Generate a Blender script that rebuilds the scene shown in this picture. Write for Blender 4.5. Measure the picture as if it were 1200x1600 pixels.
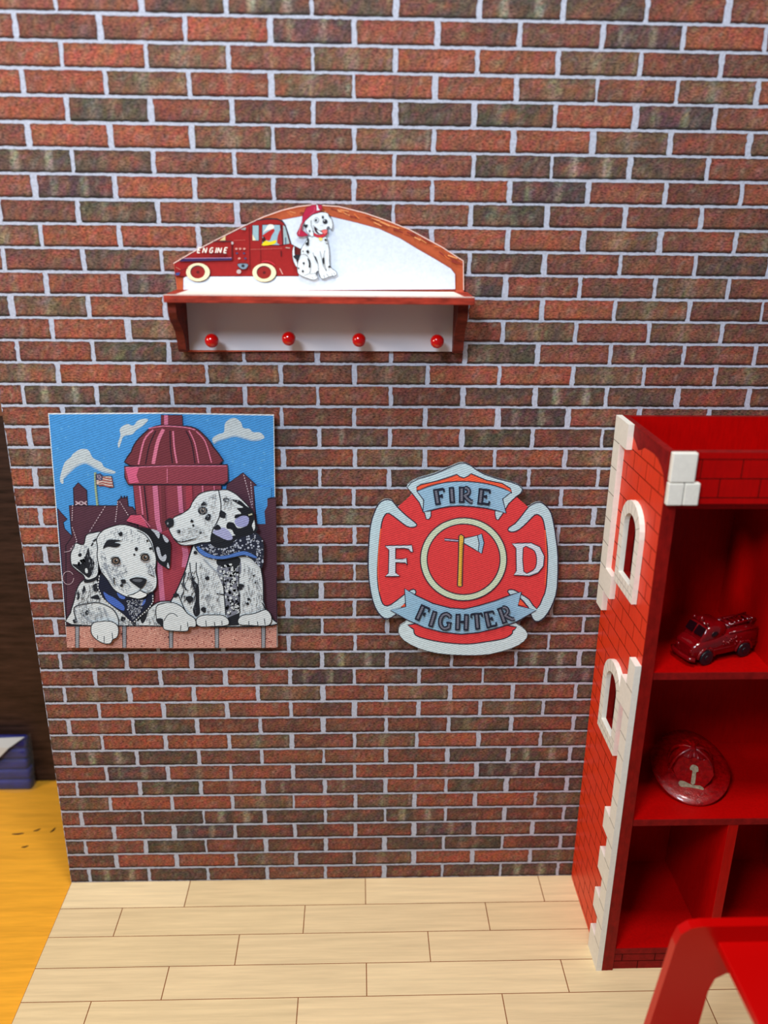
import bpy, bmesh, math, random
from mathutils import Vector, Matrix
from mathutils.geometry import tessellate_polygon
from mathutils import noise as mnoise

random.seed(7)
S = 0.068            # one brick course of the wall, in metres
SC = bpy.context.scene
COL = SC.collection
for o in list(bpy.data.objects):
    bpy.data.objects.remove(o)

# ------------------------------------------------------------------ camera
CAMP = (-0.4469, -38.6794, 36.7305)
PITCH, YAW, ROLL, FPX = 0.3471, 0.0342, 0.0115, 1308.09
cp, sp = math.cos(PITCH), math.sin(PITCH)
cy_, sy_ = math.cos(YAW), math.sin(YAW)
cr, sr = math.cos(ROLL), math.sin(ROLL)
FW = Vector((sy_ * cp, cy_ * cp, -sp))
RT0 = Vector((cy_, -sy_, 0.0))
UP0 = RT0.cross(FW)
RT = cr * RT0 + sr * UP0
UP = -sr * RT0 + cr * UP0
cd = bpy.data.cameras.new('camera')
cam = bpy.data.objects.new('camera', cd)
COL.objects.link(cam)
M = Matrix((RT, UP, -FW)).transposed().to_4x4()
M.translation = Vector(CAMP) * S
cam.matrix_world = M
cd.sensor_fit = 'VERTICAL'
cd.sensor_height = 36.0
cd.lens = FPX / 1600 * 36.0
cd.clip_start = 0.02
cd.dof.use_dof = True
cd.dof.focus_distance = 42.0 * S
cd.dof.aperture_fstop = 0.0294 / (0.50 * S)
SC.camera = cam

# ------------------------------------------------------------------ world, lights, exposure
w = bpy.data.worlds.new('world')
SC.world = w
w.use_nodes = True
w.node_tree.nodes['Background'].inputs['Color'].default_value = (0.80, 0.88, 1.0, 1)
w.node_tree.nodes['Background'].inputs['Strength'].default_value = 0.15
SC.view_settings.view_transform = 'Standard'
SC.view_settings.look = 'None'
SC.view_settings.gamma = 1.0
SC.view_settings.use_curve_mapping = False
SC.view_settings.exposure = -0.38


def area(name, pos, target, size, power, color):
    ld = bpy.data.lights.new(name, 'AREA')
    ld.shape = 'SQUARE'
    ld.size = size * S
    ld.energy = power
    ld.color = color
    o = bpy.data.objects.new(name, ld)
    COL.objects.link(o)
    o.location = Vector(pos) * S
    d = (Vector(target) - Vector(pos)).normalized()
    o.rotation_euler = d.to_track_quat('-Z', 'Y').to_euler()
    return o


area('window_light', (-24, -52, 72), (3, -2, 20), 17, 240, (0.80, 0.90, 1.0))
area('room_lamp', (-62, -22, 48), (8, -4, 14), 16, 125, (1.0, 0.80, 0.56))
area('ceiling_light', (4, -26, 90), (4, -8, 10), 14, 190, (1.0, 0.93, 0.84))

# ------------------------------------------------------------------ helpers


def link(ob):
    COL.objects.link(ob)
    return ob


def tag(o, label=None, cat=None, group=None, kind=None):
    if label: o['label'] = label
    if cat: o['category'] = cat
    if group: o['group'] = group
    if kind: o['kind'] = kind
    return o


def empty(name, loc, rz=0.0):
    o = bpy.data.objects.new(name, None)
    o.empty_display_size = 0.05
    o.location = Vector(loc) * S
    o.rotation_euler = (0, 0, rz)
    return link(o)


class MB:
    """collects geometry in course units, world coordinates; colours per face"""

    def __init__(self):
        self.v = []; self.f = []; self.c = []; self.m = []; self.vc = None

    def face(self, pts, col=None, mi=0):
        b = len(self.v)
        self.v += [tuple(p) for p in pts]
        self.f.append(tuple(range(b, b + len(pts))))
        self.c.append(col); self.m.append(mi)

    def poly(self, pts, holes=(), col=None, mi=0):
        loops = [[Vector(p) for p in pts]] + [[Vector(p) for p in h] for h in holes]
        flat = [p for l in loops for p in l]
        b = len(self.v)
        self.v += [tuple(p) for p in flat]
        for t in tessellate_polygon(loops):
            self.f.append(tuple(b + i for i in t))
            self.c.append(col); self.m.append(mi)

    def box(self, x0, x1, y0, y1, z0, z1, col=None, mi=0, mat=None):
        P = [(x0, y0, z0), (x1, y0, z0), (x1, y1, z0), (x0, y1, z0), (x0, y0, z1), (x1, y0, z1), (x1, y1, z1), (x0, y1, z1)]
        if mat is not None:
            P = [tuple(mat @ Vector(p)) for p in P]
        b = len(self.v)
        self.v += P
        for q in ((0, 3, 2, 1), (4, 5, 6, 7), (0, 1, 5, 4), (1, 2, 6, 5), (2, 3, 7, 6), (3, 0, 4, 7)):
            self.f.append(tuple(b + i for i in q))
            self.c.append(col); self.m.append(mi)

    def prism(self, pts, d, holes=(), col=None, mi=0, sidecol=None):
        """pts: outline (3D, planar), extruded by vector d"""
        d = Vector(d)
        loops = [list(map(Vector, pts))] + [list(map(Vector, h)) for h in holes]
        self.poly(loops[0], loops[1:], col, mi)
        self.poly([p + d for p in loops[0]], [[p + d for p in h] for h in loops[1:]], sidecol or col, mi)
        for l in loops:
            n = len(l)
            for i in range(n):
                a, b_ = l[i], l[(i + 1) % n]
                self.face([a, b_, b_ + d, a + d], sidecol or col, mi)

    def tube(self, pts, r, n=10, col=None, mi=0, cap=True):
        pts = [Vector(p) for p in pts]
        rs = r if isinstance(r, (list, tuple)) else [r] * len(pts)
        rings = []
        ref = None
        for i, p in enumerate(pts):
            t = (pts[min(i + 1, len(pts) - 1)] - pts[max(i - 1, 0)]).normalized()
            if ref is None:
                ref = Vector((0, 0, 1)) if abs(t.z) < .9 else Vector((1, 0, 0))
            a = t.cross(ref).normalized(); b_ = t.cross(a).normalized()
            rings.append([p + rs[i] * (math.cos(k * 2 * math.pi / n) * a + math.sin(k * 2 * math.pi / n) * b_) for k in range(n)])
        b = len(self.v)
        for rg in rings:
            self.v += [tuple(q) for q in rg]
        for i in range(len(rings) - 1):
            for k in range(n):
                k2 = (k + 1) % n
                self.f.append((b + i * n + k, b + i * n + k2, b + (i + 1) * n + k2, b + (i + 1) * n + k))
                self.c.append(col); self.m.append(mi)
        if cap:
            self.f.append(tuple(b + k for k in range(n))); self.c.append(col); self.m.append(mi)
            self.f.append(tuple(b + (len(rings) - 1) * n + k for k in reversed(range(n)))); self.c.append(col); self.m.append(mi)

    def grid(self, rows, col=None, mi=0, close=False):
        """rows: list of lists of points -> quads"""
        b = len(self.v); n = len(rows[0])
        for r in rows:
            self.v += [tuple(p) for p in r]
        for i in range(len(rows) - 1):
            for k in range(n if close else n - 1):
                k2 = (k + 1) % n
                self.f.append((b + i * n + k, b + i * n + k2, b + (i + 1) * n + k2, b + (i + 1) * n + k))
                self.c.append(col); self.m.append(mi)

    def sphere(self, c, rx, ry=None, rz=None, n=16, m=10, col=None, mi=0):
        ry = ry or rx; rz = rz or rx
        rows = []
        for i in range(m + 1):
            t = math.pi * i / m
            rows.append([(c[0] + rx * math.sin(t) * math.cos(2 * math.pi * k / n), c[1] + ry * math.sin(t) * math.sin(2 * math.pi * k / n), c[2] + rz * math.cos(t)) for k in range(n)])
        self.grid(rows, col, mi, close=True)

    def build(self, name, mats, parent=None, smooth=False, bevel=0.0, subsurf=0, weld=False, recalc=True, mat4=None):
        me = bpy.data.meshes.new(name)
        vs = [Vector(p) * S for p in self.v]
        if mat4 is not None:
            vs = [(mat4 @ (p / S)) * S for p in vs]
        if parent is not None:
            inv = parent.matrix_basis.inverted()
            q = parent
            chain = [q]
            while q.parent is not None:
                q = q.parent; chain.append(q)
            mw = Matrix.Identity(4)
            for q in reversed(chain):
                mw = mw @ q.matrix_basis
            inv = mw.inverted()
            vs = [inv @ p for p in vs]
        me.from_pydata([tuple(p) for p in vs], [], self.f)
        if not isinstance(mats, (list, tuple)):
            mats = [mats]
        for m_ in mats:
            me.materials.append(m_)
        me.polygons.foreach_set('material_index', self.m)
        if any(c is not None for c in self.c) or self.vc is not None:
            at = me.color_attributes.new('col', 'FLOAT_COLOR', 'CORNER')
            data = []
            if self.vc is not None:
                for p in me.polygons:
                    for vi in p.vertices:
                        data += list(self.vc[vi]) + [1.0]
            else:
                for p in me.polygons:
                    c = self.c[p.index] or (.8, .8, .8)
                    data += [c[0], c[1], c[2], 1.0] * p.loop_total
            at.data.foreach_set('color', data)
        if recalc or weld:
            bm = bmesh.new(); bm.from_mesh(me)
            if weld:
                bmesh.ops.remove_doubles(bm, verts=bm.verts, dist=1e-5)
            if recalc:
                bmesh.ops.recalc_face_normals(bm, faces=bm.faces)
            bm.to_mesh(me); bm.free()
        if smooth:
            me.polygons.foreach_set('use_smooth', [True] * len(me.polygons))
        ob = bpy.data.objects.new(name, me)
        if parent is not None:
            ob.parent = parent
        link(ob)
        if bevel:
            b = ob.modifiers.new('bevel', 'BEVEL')
            b.width = bevel * S; b.segments = 2; b.limit_method = 'ANGLE'; b.angle_limit = math.radians(40)
        if subsurf:
            s_ = ob.modifiers.new('sub', 'SUBSURF')
            s_.levels = subsurf; s_.render_levels = subsurf
        return ob


# ------------------------------------------------------------------ materials


def mat(name, color, rough=0.5, spec=0.5, coat=0.0, trans=0.0, ior=1.45):
    m = bpy.data.materials.new(name); m.use_nodes = True
    b = m.node_tree.nodes['Principled BSDF']
    b.inputs['Base Color'].default_value = (*color, 1)
    b.inputs['Roughness'].default_value = rough
    b.inputs['Specular IOR Level'].default_value = spec
    b.inputs['Coat Weight'].default_value = coat
    b.inputs['Transmission Weight'].default_value = trans
    b.inputs['IOR'].default_value = ior
    return m


def N(m, t, **kw):
    n = m.node_tree.nodes.new(t)
    for k, v in kw.items():
        if k in n.inputs:
            n.inputs[k].default_value = v
        else:
            setattr(n, k, v)
    return n


def L(m, a, ai, b, bi):
    m.node_tree.links.new(a.outputs[ai], b.inputs[bi])


def vary(m, scale=(1, 1, 1), nscale=20.0, lo=0.85, hi=1.12, detail=6.0, attr=False, bump=0.0, bscale=None, base=None, dist=0.002):
    """multiply base colour (or the colour attribute) by a noise, optional bump. coordinates are in metres / S = courses"""
    b = m.node_tree.nodes['Principled BSDF']
    tc = N(m, 'ShaderNodeTexCoord')
    mp = N(m, 'ShaderNodeMapping')
    mp.inputs['Scale'].default_value = tuple(x / S for x in scale)
    L(m, tc, 'Object', mp, 'Vector')
    nz = N(m, 'ShaderNodeTexNoise'); nz.inputs['Scale'].default_value = nscale; nz.inputs['Detail'].default_value = detail
    nz.inputs['Roughness'].default_value = 0.65
    L(m, mp, 'Vector', nz, 'Vector')
    rg = N(m, 'ShaderNodeMapRange')
    rg.inputs['From Min'].default_value = 0.3; rg.inputs['From Max'].default_value = 0.7
    rg.inputs['To Min'].default_value = lo; rg.inputs['To Max'].default_value = hi
    L(m, nz, 'Fac', rg, 'Value')
    mx = N(m, 'ShaderNodeVectorMath', operation='MULTIPLY')
    if attr:
        at = N(m, 'ShaderNodeAttribute'); at.attribute_name = 'col'
        L(m, at, 'Color', mx, 0)
    else:
        mx.inputs[0].default_value = b.inputs['Base Color'].default_value[:3]
    L(m, rg, 'Result', mx, 1)
    L(m, mx, 'Vector', b, 'Base Color')
    if bump:
        bp = N(m, 'ShaderNodeBump'); bp.inputs['Strength'].default_value = bump; bp.inputs['Distance'].default_value = dist
        L(m, nz, 'Fac', bp, 'Height'); L(m, bp, 'Normal', b, 'Normal')
    return m


def srgb(r, g, b):
    f = lambda c: c / 12.92 if c <= .04045 else ((c + .055) / 1.055) ** 2.4
    return (f(r / 255), f(g / 255), f(b / 255))


m_brick = mat('printed_brick', (1, 1, 1), 0.75, 0.25)
vary(m_brick, (1, 1, 2.2), 7.0, 0.12, 1.85, 5.0, attr=True, bump=0.2, dist=0.002)
m_mortar = mat('printed_mortar', srgb(182, 188, 206), 0.8, 0.2)
vary(m_mortar, (1, 1, 1), 9.0, 0.72, 1.18, 6.0)
m_board_edge = mat('board_edge', srgb(190, 180, 170), 0.8)

# maple floor: colour attribute carries plank and seam colours
m_floor = mat('maple_floor', (1, 1, 1), 0.42, 0.35)
vary(m_floor, (0.07, 1.3, 1), 2.6, 0.82, 1.07, 10.0, attr=True)
m_table = mat('orange_pine', srgb(238, 168, 50), 0.45, 0.3)
vary(m_table, (0.12, 1.6, 1), 2.0, 0.82, 1.12, 8.0)
m_dark = mat('dark_wood', srgb(50, 33, 27), 0.55, 0.3)
vary(m_dark, (0.35, 1, 3.0), 1.2, 0.35, 1.9, 7.0)
m_darktop = mat('red_brown_wood', srgb(120, 74, 50), 0.6)

m_twill = mat('printed_twill', (1, 1, 1), 0.8, 0.2)
nt = m_twill.node_tree; bs = nt.nodes['Principled BSDF']
at = N(m_twill, 'ShaderNodeAttribute'); at.attribute_name = 'col'
tc = N(m_twill, 'ShaderNodeTexCoord')
mp = N(m_twill, 'ShaderNodeMapping'); mp.inputs['Rotation'].default_value = (0, math.radians(20), 0); mp.inputs['Scale'].default_value = (1 / S,) * 3
L(m_twill, tc, 'Object', mp, 'Vector')
wv = N(m_twill, 'ShaderNodeTexWave'); wv.bands_direction = 'Z'; wv.inputs['Scale'].default_value = 2.9
wv.inputs['Distortion'].default_value = 1.4; wv.inputs['Detail'].default_value = 3; wv.inputs['Detail Scale'].default_value = 4
L(m_twill, mp, 'Vector', wv, 'Vector')
nz = N(m_twill, 'ShaderNodeTexNoise'); nz.inputs['Scale'].default_value = 9; nz.inputs['Detail'].default_value = 4
L(m_twill, mp, 'Vector', nz, 'Vector')
ad = N(m_twill, 'ShaderNodeMath', operation='ADD'); L(m_twill, wv, 'Fac', ad, 0); L(m_twill, nz, 'Fac', ad, 1)
rg = N(m_twill, 'ShaderNodeMapRange'); rg.inputs['From Min'].default_value = 0.3; rg.inputs['From Max'].default_value = 1.7
rg.inputs['To Min'].default_value = 0.66; rg.inputs['To Max'].default_value = 1.22
L(m_twill, ad, 'Value', rg, 'Value')
mx = N(m_twill, 'ShaderNodeVectorMath', operation='MULTIPLY'); L(m_twill, at, 'Color', mx, 0); L(m_twill, rg, 'Result', mx, 1)
L(m_twill, mx, 'Vector', bs, 'Base Color')
bp = N(m_twill, 'ShaderNodeBump'); bp.inputs['Strength'].default_value = 0.35; bp.inputs['Distance'].default_value = 0.001
L(m_twill, wv, 'Fac', bp, 'Height'); L(m_twill, bp, 'Normal', bs, 'Normal')

m_print = mat('printed_card', (1, 1, 1), 0.6, 0.3)
vary(m_print, (1, 1, 1), 7.0, 0.90, 1.08, 6.0, attr=True)
m_card = mat('white_card', srgb(226, 226, 236), 0.65)
m_woodprint = mat('printed_wood_edge', srgb(150, 48, 32), 0.6, 0.3)
vary(m_woodprint, (0.5, 0.5, 2.6), 2.6, 0.45, 1.6, 7.0)
m_woodside = mat('printed_wood_bracket', srgb(104, 36, 24), 0.6, 0.3)
vary(m_woodside, (0.8, 0.8, 2.0), 2.2, 0.45, 1.6, 7.0)
m_knob = mat('red_plastic_bead', srgb(196, 8, 8), 0.12, 0.5, coat=0.6)
m_pad = mat('foam_pad', srgb(225, 225, 225), 0.8)

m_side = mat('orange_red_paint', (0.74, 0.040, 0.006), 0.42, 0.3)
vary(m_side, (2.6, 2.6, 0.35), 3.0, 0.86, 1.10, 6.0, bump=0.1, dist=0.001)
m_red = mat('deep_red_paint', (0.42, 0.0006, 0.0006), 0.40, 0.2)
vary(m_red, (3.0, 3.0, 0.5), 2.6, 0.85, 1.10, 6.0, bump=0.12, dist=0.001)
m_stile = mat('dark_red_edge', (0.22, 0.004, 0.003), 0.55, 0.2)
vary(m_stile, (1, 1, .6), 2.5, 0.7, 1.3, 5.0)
m_crim = mat('crimson_edge_paint', (0.22, 0.006, 0.006), 0.6, 0.12)
vary(m_crim, (1, 1, 1), 2.5, 0.7, 1.25, 5.0)
m_groove = mat('engraved_line', (0.05, 0.002, 0.001), 0.8, 0.1)
m_quoin = mat('cream_laser_cut_wood', srgb(232, 230, 222), 0.55, 0.3)
vary(m_quoin, (1, 1, 1), 5.0, 0.94, 1.04, 4.0)
m_seam = mat('quoin_seam', srgb(120, 112, 104), 0.7)
m_toy = mat('glossy_dark_red_resin', (0.17, 0.001, 0.003), 0.09, 0.5, coat=0.5)
vary(m_toy, (1, 1, 1), 2.5, 0.8, 1.15, 3.0, bump=0.35, dist=0.006)
m_toyblk = mat('black_tyre', (0.008, 0.008, 0.012), 0.25, 0.5)
m_toyglass = mat('dark_toy_window', (0.012, 0.002, 0.004), 0.08, 0.5)
m_helm = mat('translucent_red_resin', (0.32, 0.001, 0.002), 0.12, 0.6, coat=0.5)
vary(m_helm, (1, 1, 1), 5.0, 0.5, 1.3, 5.0, bump=0.5, dist=0.006)
m_helmtxt = mat('worn_cream_paint', srgb(176, 160, 132), 0.5)
vary(m_helmtxt, (1, 1, 1), 7.0, 0.5, 1.2, 5.0)
m_bench = mat('bright_red_gloss_paint', (0.50, 0.0008, 0.0008), 0.25, 0.35)
m_navy = mat('navy_fabric', srgb(30, 34, 116), 0.7)
m_flap = mat('milky_plastic_film', srgb(196, 204, 210), 0.25, 0.6)
vary(m_navy, (0.6, 1, 2), 1.6, 0.5, 1.5, 5.0)
m_film = mat('clear_plastic_film', srgb(225, 232, 240), 0.22, 0.6, trans=0.75, ior=1.1)
nt = m_film.node_tree
tr = N(m_film, 'ShaderNodeBsdfTransparent'); ms = N(m_film, 'ShaderNodeMixShader'); ms.inputs[0].default_value = 0.05
m_film.node_tree.nodes['Principled BSDF'].inputs['Transmission Weight'].default_value = 0.0
L(m_film, tr, 0, ms, 1); L(m_film, nt.nodes['Principled BSDF'], 0, ms, 2)
nt.links.new(ms.outputs[0], nt.nodes['Material Output'].inputs['Surface'])

# ------------------------------------------------------------------ brick wall
BW, OFF_E, OFF_O = 3.394, -14.165, -15.84
ROWS = """r r r d P d d P d r r d
r b r R p r b b p R b b
r R R g r g R R g b b r
R R g r g R R g r g R R
r R D b b b d D R p r b
r R R g b g R R g r g R
r P d b r s b d P d r r
r p R r b r R p r b R r
r b D r d d r D b b b b
g R R g r b R R g r g R
r b d g b b d d b s d b
r r p r r b p r b g b b
d g R b b r r R R g b b
r R g b b r r g r g b b
b r D b b b b D r q r b
g R R g b g R R g r g b
r P d b s s b d P d r b
r p r r b r r p r b b b
r b D b q q r D b d b b
g R R r r g R R g b b b
R b b b b b d d b b b b
r r r b b b b b r b b b
r R b b r g b b b b b b
R r r r R r r b b b b b
b b r r D d r r d d b b
b r r b r g r r r d b b
r b b b D b b b b D b b
r r r b r b b b b b b b
r b b b D r b b b D b b
r r b b r b r r r r b b
d d s b d P d b P d b b
r b b r p b b b p b b b
d g R R g r g r r g b b
r R g r b r r g b b b b
b r D b b b b D b d b b
g R R g b g R r g b b b
b P d b s s b d P d b b
r p r r b r r p b b b b
r b D r q q r D b d b b
g R R g r g R R g b b b
r b d P d d P b b d P b
r r p b b b p r b b b b
d r D b b b d D b b b b
b R R g b g R R g b b b
d P d b s s b d P d b b""".split('\n')
BC = {'R': srgb(158, 88, 68), 'r': srgb(136, 80, 66), 'b': srgb(116, 74, 64), 'g': srgb(118, 88, 72),
      'd': srgb(96, 76, 68), 'D': srgb(86, 76, 66), 'P': srgb(92, 76, 68), 'p': srgb(88, 70, 72),
      's': srgb(134, 84, 68), 'q': srgb(110, 78, 72)}
PALE = srgb(158, 150, 130)
MORT = srgb(196, 196, 214)
WX0, WX1, WZ1 = -16.93, 30.0, 50.0


def lerp(a, b, t):
    return tuple(x + (y - x) * t for x, y in zip(a, b))


wb = MB(); wb.vc = []


def wall_face_grid(rows, cols):
    n = len(rows[0]); b = len(wb.v)
    for r, cr_ in zip(rows, cols):
        wb.v += r; wb.vc += cr_
    for i in range(len(rows) - 1):
        for k in range(n - 1):
            wb.f.append((b + i * n + k, b + i * n + k + 1, b + (i + 1) * n + k + 1, b + (i + 1) * n + k)); wb.c.append(None); wb.m.append(0)


def wall_box(x0, x1, y0, y1, z0, z1, col, mi):
    b = len(wb.v); wb.box(x0, x1, y0, y1, z0, z1, None, mi); wb.vc += [col] * (len(wb.v) - b)


wall_box(WX0, WX1, 0.0, 0.28, 0.0, WZ1, MORT, 1)
for n_ in range(-7, 44):
    row = ROWS[n_ + 1].split() if n_ >= -1 else ROWS[(n_ + 11)].split()
    even = (n_ % 2 == 0)
    zb = 43 - n_ + 0.05
    for k in range(14):
        rnd0 = random.Random(n_ * 31 + k)
        zt = 44 - n_ - 0.055 - rnd0.uniform(0, .03)
        off = OFF_E if even else OFF_O
        xa, xb = off + (k - 1) * BW, off + k * BW
        code = row[k] if k < len(row) else row[(k - 7)]
        rnd = random.Random(n_ * 97 + k * 13)
        g = 0.075 + rnd.random() * 0.04
        g2 = 0.075 + rnd.random() * 0.04
        xa += g + rnd.uniform(-.035, .05); xb -= g2 + rnd.uniform(-.035, .05)
        xa = max(xa, WX0 + 0.02); xb = min(xb, WX1)
        if xb - xa < 0.15: continue
        NX, NZ = 20, 6
        base = BC[code]
        j = rnd.uniform(.90, 1.1)
        base = tuple(c * j * .80 for c in base)
        tint = rnd.uniform(-1, 1)
        ph = rnd.random() * 6
        streaks = []
        if code == 'P': streaks = [(.28, .045, 1.0), (.72, .05, .9)]
        elif code == 'p': streaks = [(.22, .03, .55), (.63, .03, .8)]
        elif code == 's': streaks = [(.78, .015, .7)]
        elif code == 'q': streaks = [(.3, .03, .5)]
        elif code == 'D': streaks = [(.3, .07, .28), (.55, .05, .18)]
        elif code == 'g': streaks = [(.45, .09, .32), (.96, .02, .4)]
        elif code == 'r' and rnd.random() < .5: streaks = [(.5, .05, .2)]
        rows_v, rows_c = [], []
        for iz in range(NZ + 1):
            rv, rc = [], []
            tz = iz / NZ
            for ix in range(NX + 1):
                tx = ix / NX
                x = xa + (xb - xa) * tx; z = zb + (zt - zb) * tz
                if ix in (0, NX): x += rnd.uniform(-.03, .03)
                if iz in (0, NZ): z += rnd.uniform(-.016, .016)
                if iz == 1: z = zb + .055
                if iz == 2: z = zb + .13
                c = base
                f = 0.12 * math.sin(ph + tx * 5.0) * (1 if code in 'gqbsr' else .5)
                c = lerp(c, BC['R'] if f > 0 else BC['D'], abs(f) * 1.5)
                nv = mnoise.noise(Vector((x * 1.1 + n_ * 7.3, z * 2.2, k * 3.1))); nw = mnoise.noise(Vector((x * 3.0, z * 5.0 + 40, 9.0)))
                c = lerp(c, BC['R'] if nv > 0 else BC['D'], min(.5, abs(nv) * .8) * .9)
                c = lerp(c, PALE if nw > .25 else c, .35 * abs(nw))
                for sx, sw, sa in streaks:
                    q = math.exp(-((tx - sx) / sw) ** 2) * sa * rnd.uniform(.6, 1)
                    c = lerp(c, PALE, q)
                c = tuple(v * rnd.uniform(.8, 1.2) for v in c)
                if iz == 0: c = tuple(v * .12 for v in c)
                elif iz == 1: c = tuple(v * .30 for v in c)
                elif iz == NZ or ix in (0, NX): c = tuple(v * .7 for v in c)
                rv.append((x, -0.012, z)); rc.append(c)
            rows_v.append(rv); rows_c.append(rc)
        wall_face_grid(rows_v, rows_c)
        # ink thickness edge
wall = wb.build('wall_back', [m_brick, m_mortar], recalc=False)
tag(wall, 'brick-pattern papered back wall board', None, kind='structure')

# ------------------------------------------------------------------ floor
PL = 1.9475
FX0, FX1, FY1 = -16.93, 30.0, -26.0
fb = MB()
seam = srgb(140, 84, 48)
fb.box(FX0, FX1, FY1, 0.28, -0.3, -0.01, srgb(206, 178, 140))
offs = [0.03, -3.36, 3.37]
pc = [srgb(236, 212, 168), srgb(233, 208, 164), srgb(239, 216, 173), srgb(231, 206, 161)]
fb.face([(FX0, FY1, -0.008), (FX1, FY1, -0.008), (FX1, 0, -0.008), (FX0, 0, -0.008)], seam)
for k in range(13):
    ya, yb = -PL * k - 0.0, -PL * (k + 1)
    o = offs[k % 3]
    xs = [FX0] + [o + i * 10.13 for i in range(-2, 4) if FX0 + .3 < o + i * 10.13 < FX1 - .3] + [FX1]
    for i in range(len(xs) - 1):
        c = random.choice(pc); j = random.uniform(.97, 1.03); c = tuple(v * j for v in c)
        fb.face([(xs[i] + .025, ya - .02, 0), (xs[i + 1] - .025, ya - .02, 0), (xs[i + 1] - .025, yb + .02, 0), (xs[i] + .025, yb + .02, 0)], c)
floor = fb.build('floor', m_floor, recalc=False)
tag(floor, 'pale maple plank flooring sheet', None, kind='structure')

# ------------------------------------------------------------------ worktable, dark panel behind
tb = MB(); tb.box(-60, 32, -30, 9.6, -3.0, -0.3)
table = tb.build('worktable', m_table)
tag(table, 'orange stained pine worktable under the miniature room', 'table')
for i, (x, y, a, l) in enumerate([(-21.67, 4.42, .1, .75), (-20.6, 4.74, .5, .45), (-19.6, 4.72, 1.2, .5), (-20.82, 3.28, .35, .42)]):
    k = MB(); pts = []
    for q in range(14):
        t = q / 14 * 2 * math.pi
        px_, py_ = l / 2 * math.cos(t), .07 * math.sin(t) * (1 + .3 * math.sin(3 * t))
        pts.append((x + px_ * math.cos(a) - py_ * math.sin(a), y + px_ * math.sin(a) + py_ * math.cos(a), -0.296))
    k.poly(pts)
    k.build('grain_mark', m_dark, table, recalc=False)
dk = MB(); dk.box(-60, 32, 9.6, 10.6, -3.0, 25.2)
dp = dk.build('wall_rear', m_dark)
tag(dp, 'dark stained wood panel behind the worktable', None, kind='structure')
dk = MB(); dk.box(-60, 32, 9.6, 10.6, 25.2, 60)
dp = dk.build('wall_rear_upper', m_darktop)
tag(dp, 'red-brown surface above the dark panel', None, kind='structure')


# ------------------------------------------------------------------ picture art helpers
def unproj_y(Y, px, py):
    d = (px - 600) / FPX * RT - (py - 800) / FPX * UP + FW
    t = (Y - CAMP[1]) / d.y
    return Vector(CAMP) + t * d


def smooth_pts(pts, n=4):
    out = []; m = len(pts)
    for i in range(m):
        p0, p1, p2, p3 = pts[i - 1], pts[i], pts[(i + 1) % m], pts[(i + 2) % m]
        for k in range(n):
            t = k / n
            out.append(tuple(0.5 * ((2 * b) + (-a + c) * t + (2 * a - 5 * b + 4 * c - d) * t * t + (-a + 3 * b - 3 * c + d) * t ** 3) for a, b, c, d in zip(p0, p1, p2, p3)))
    return out


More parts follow.
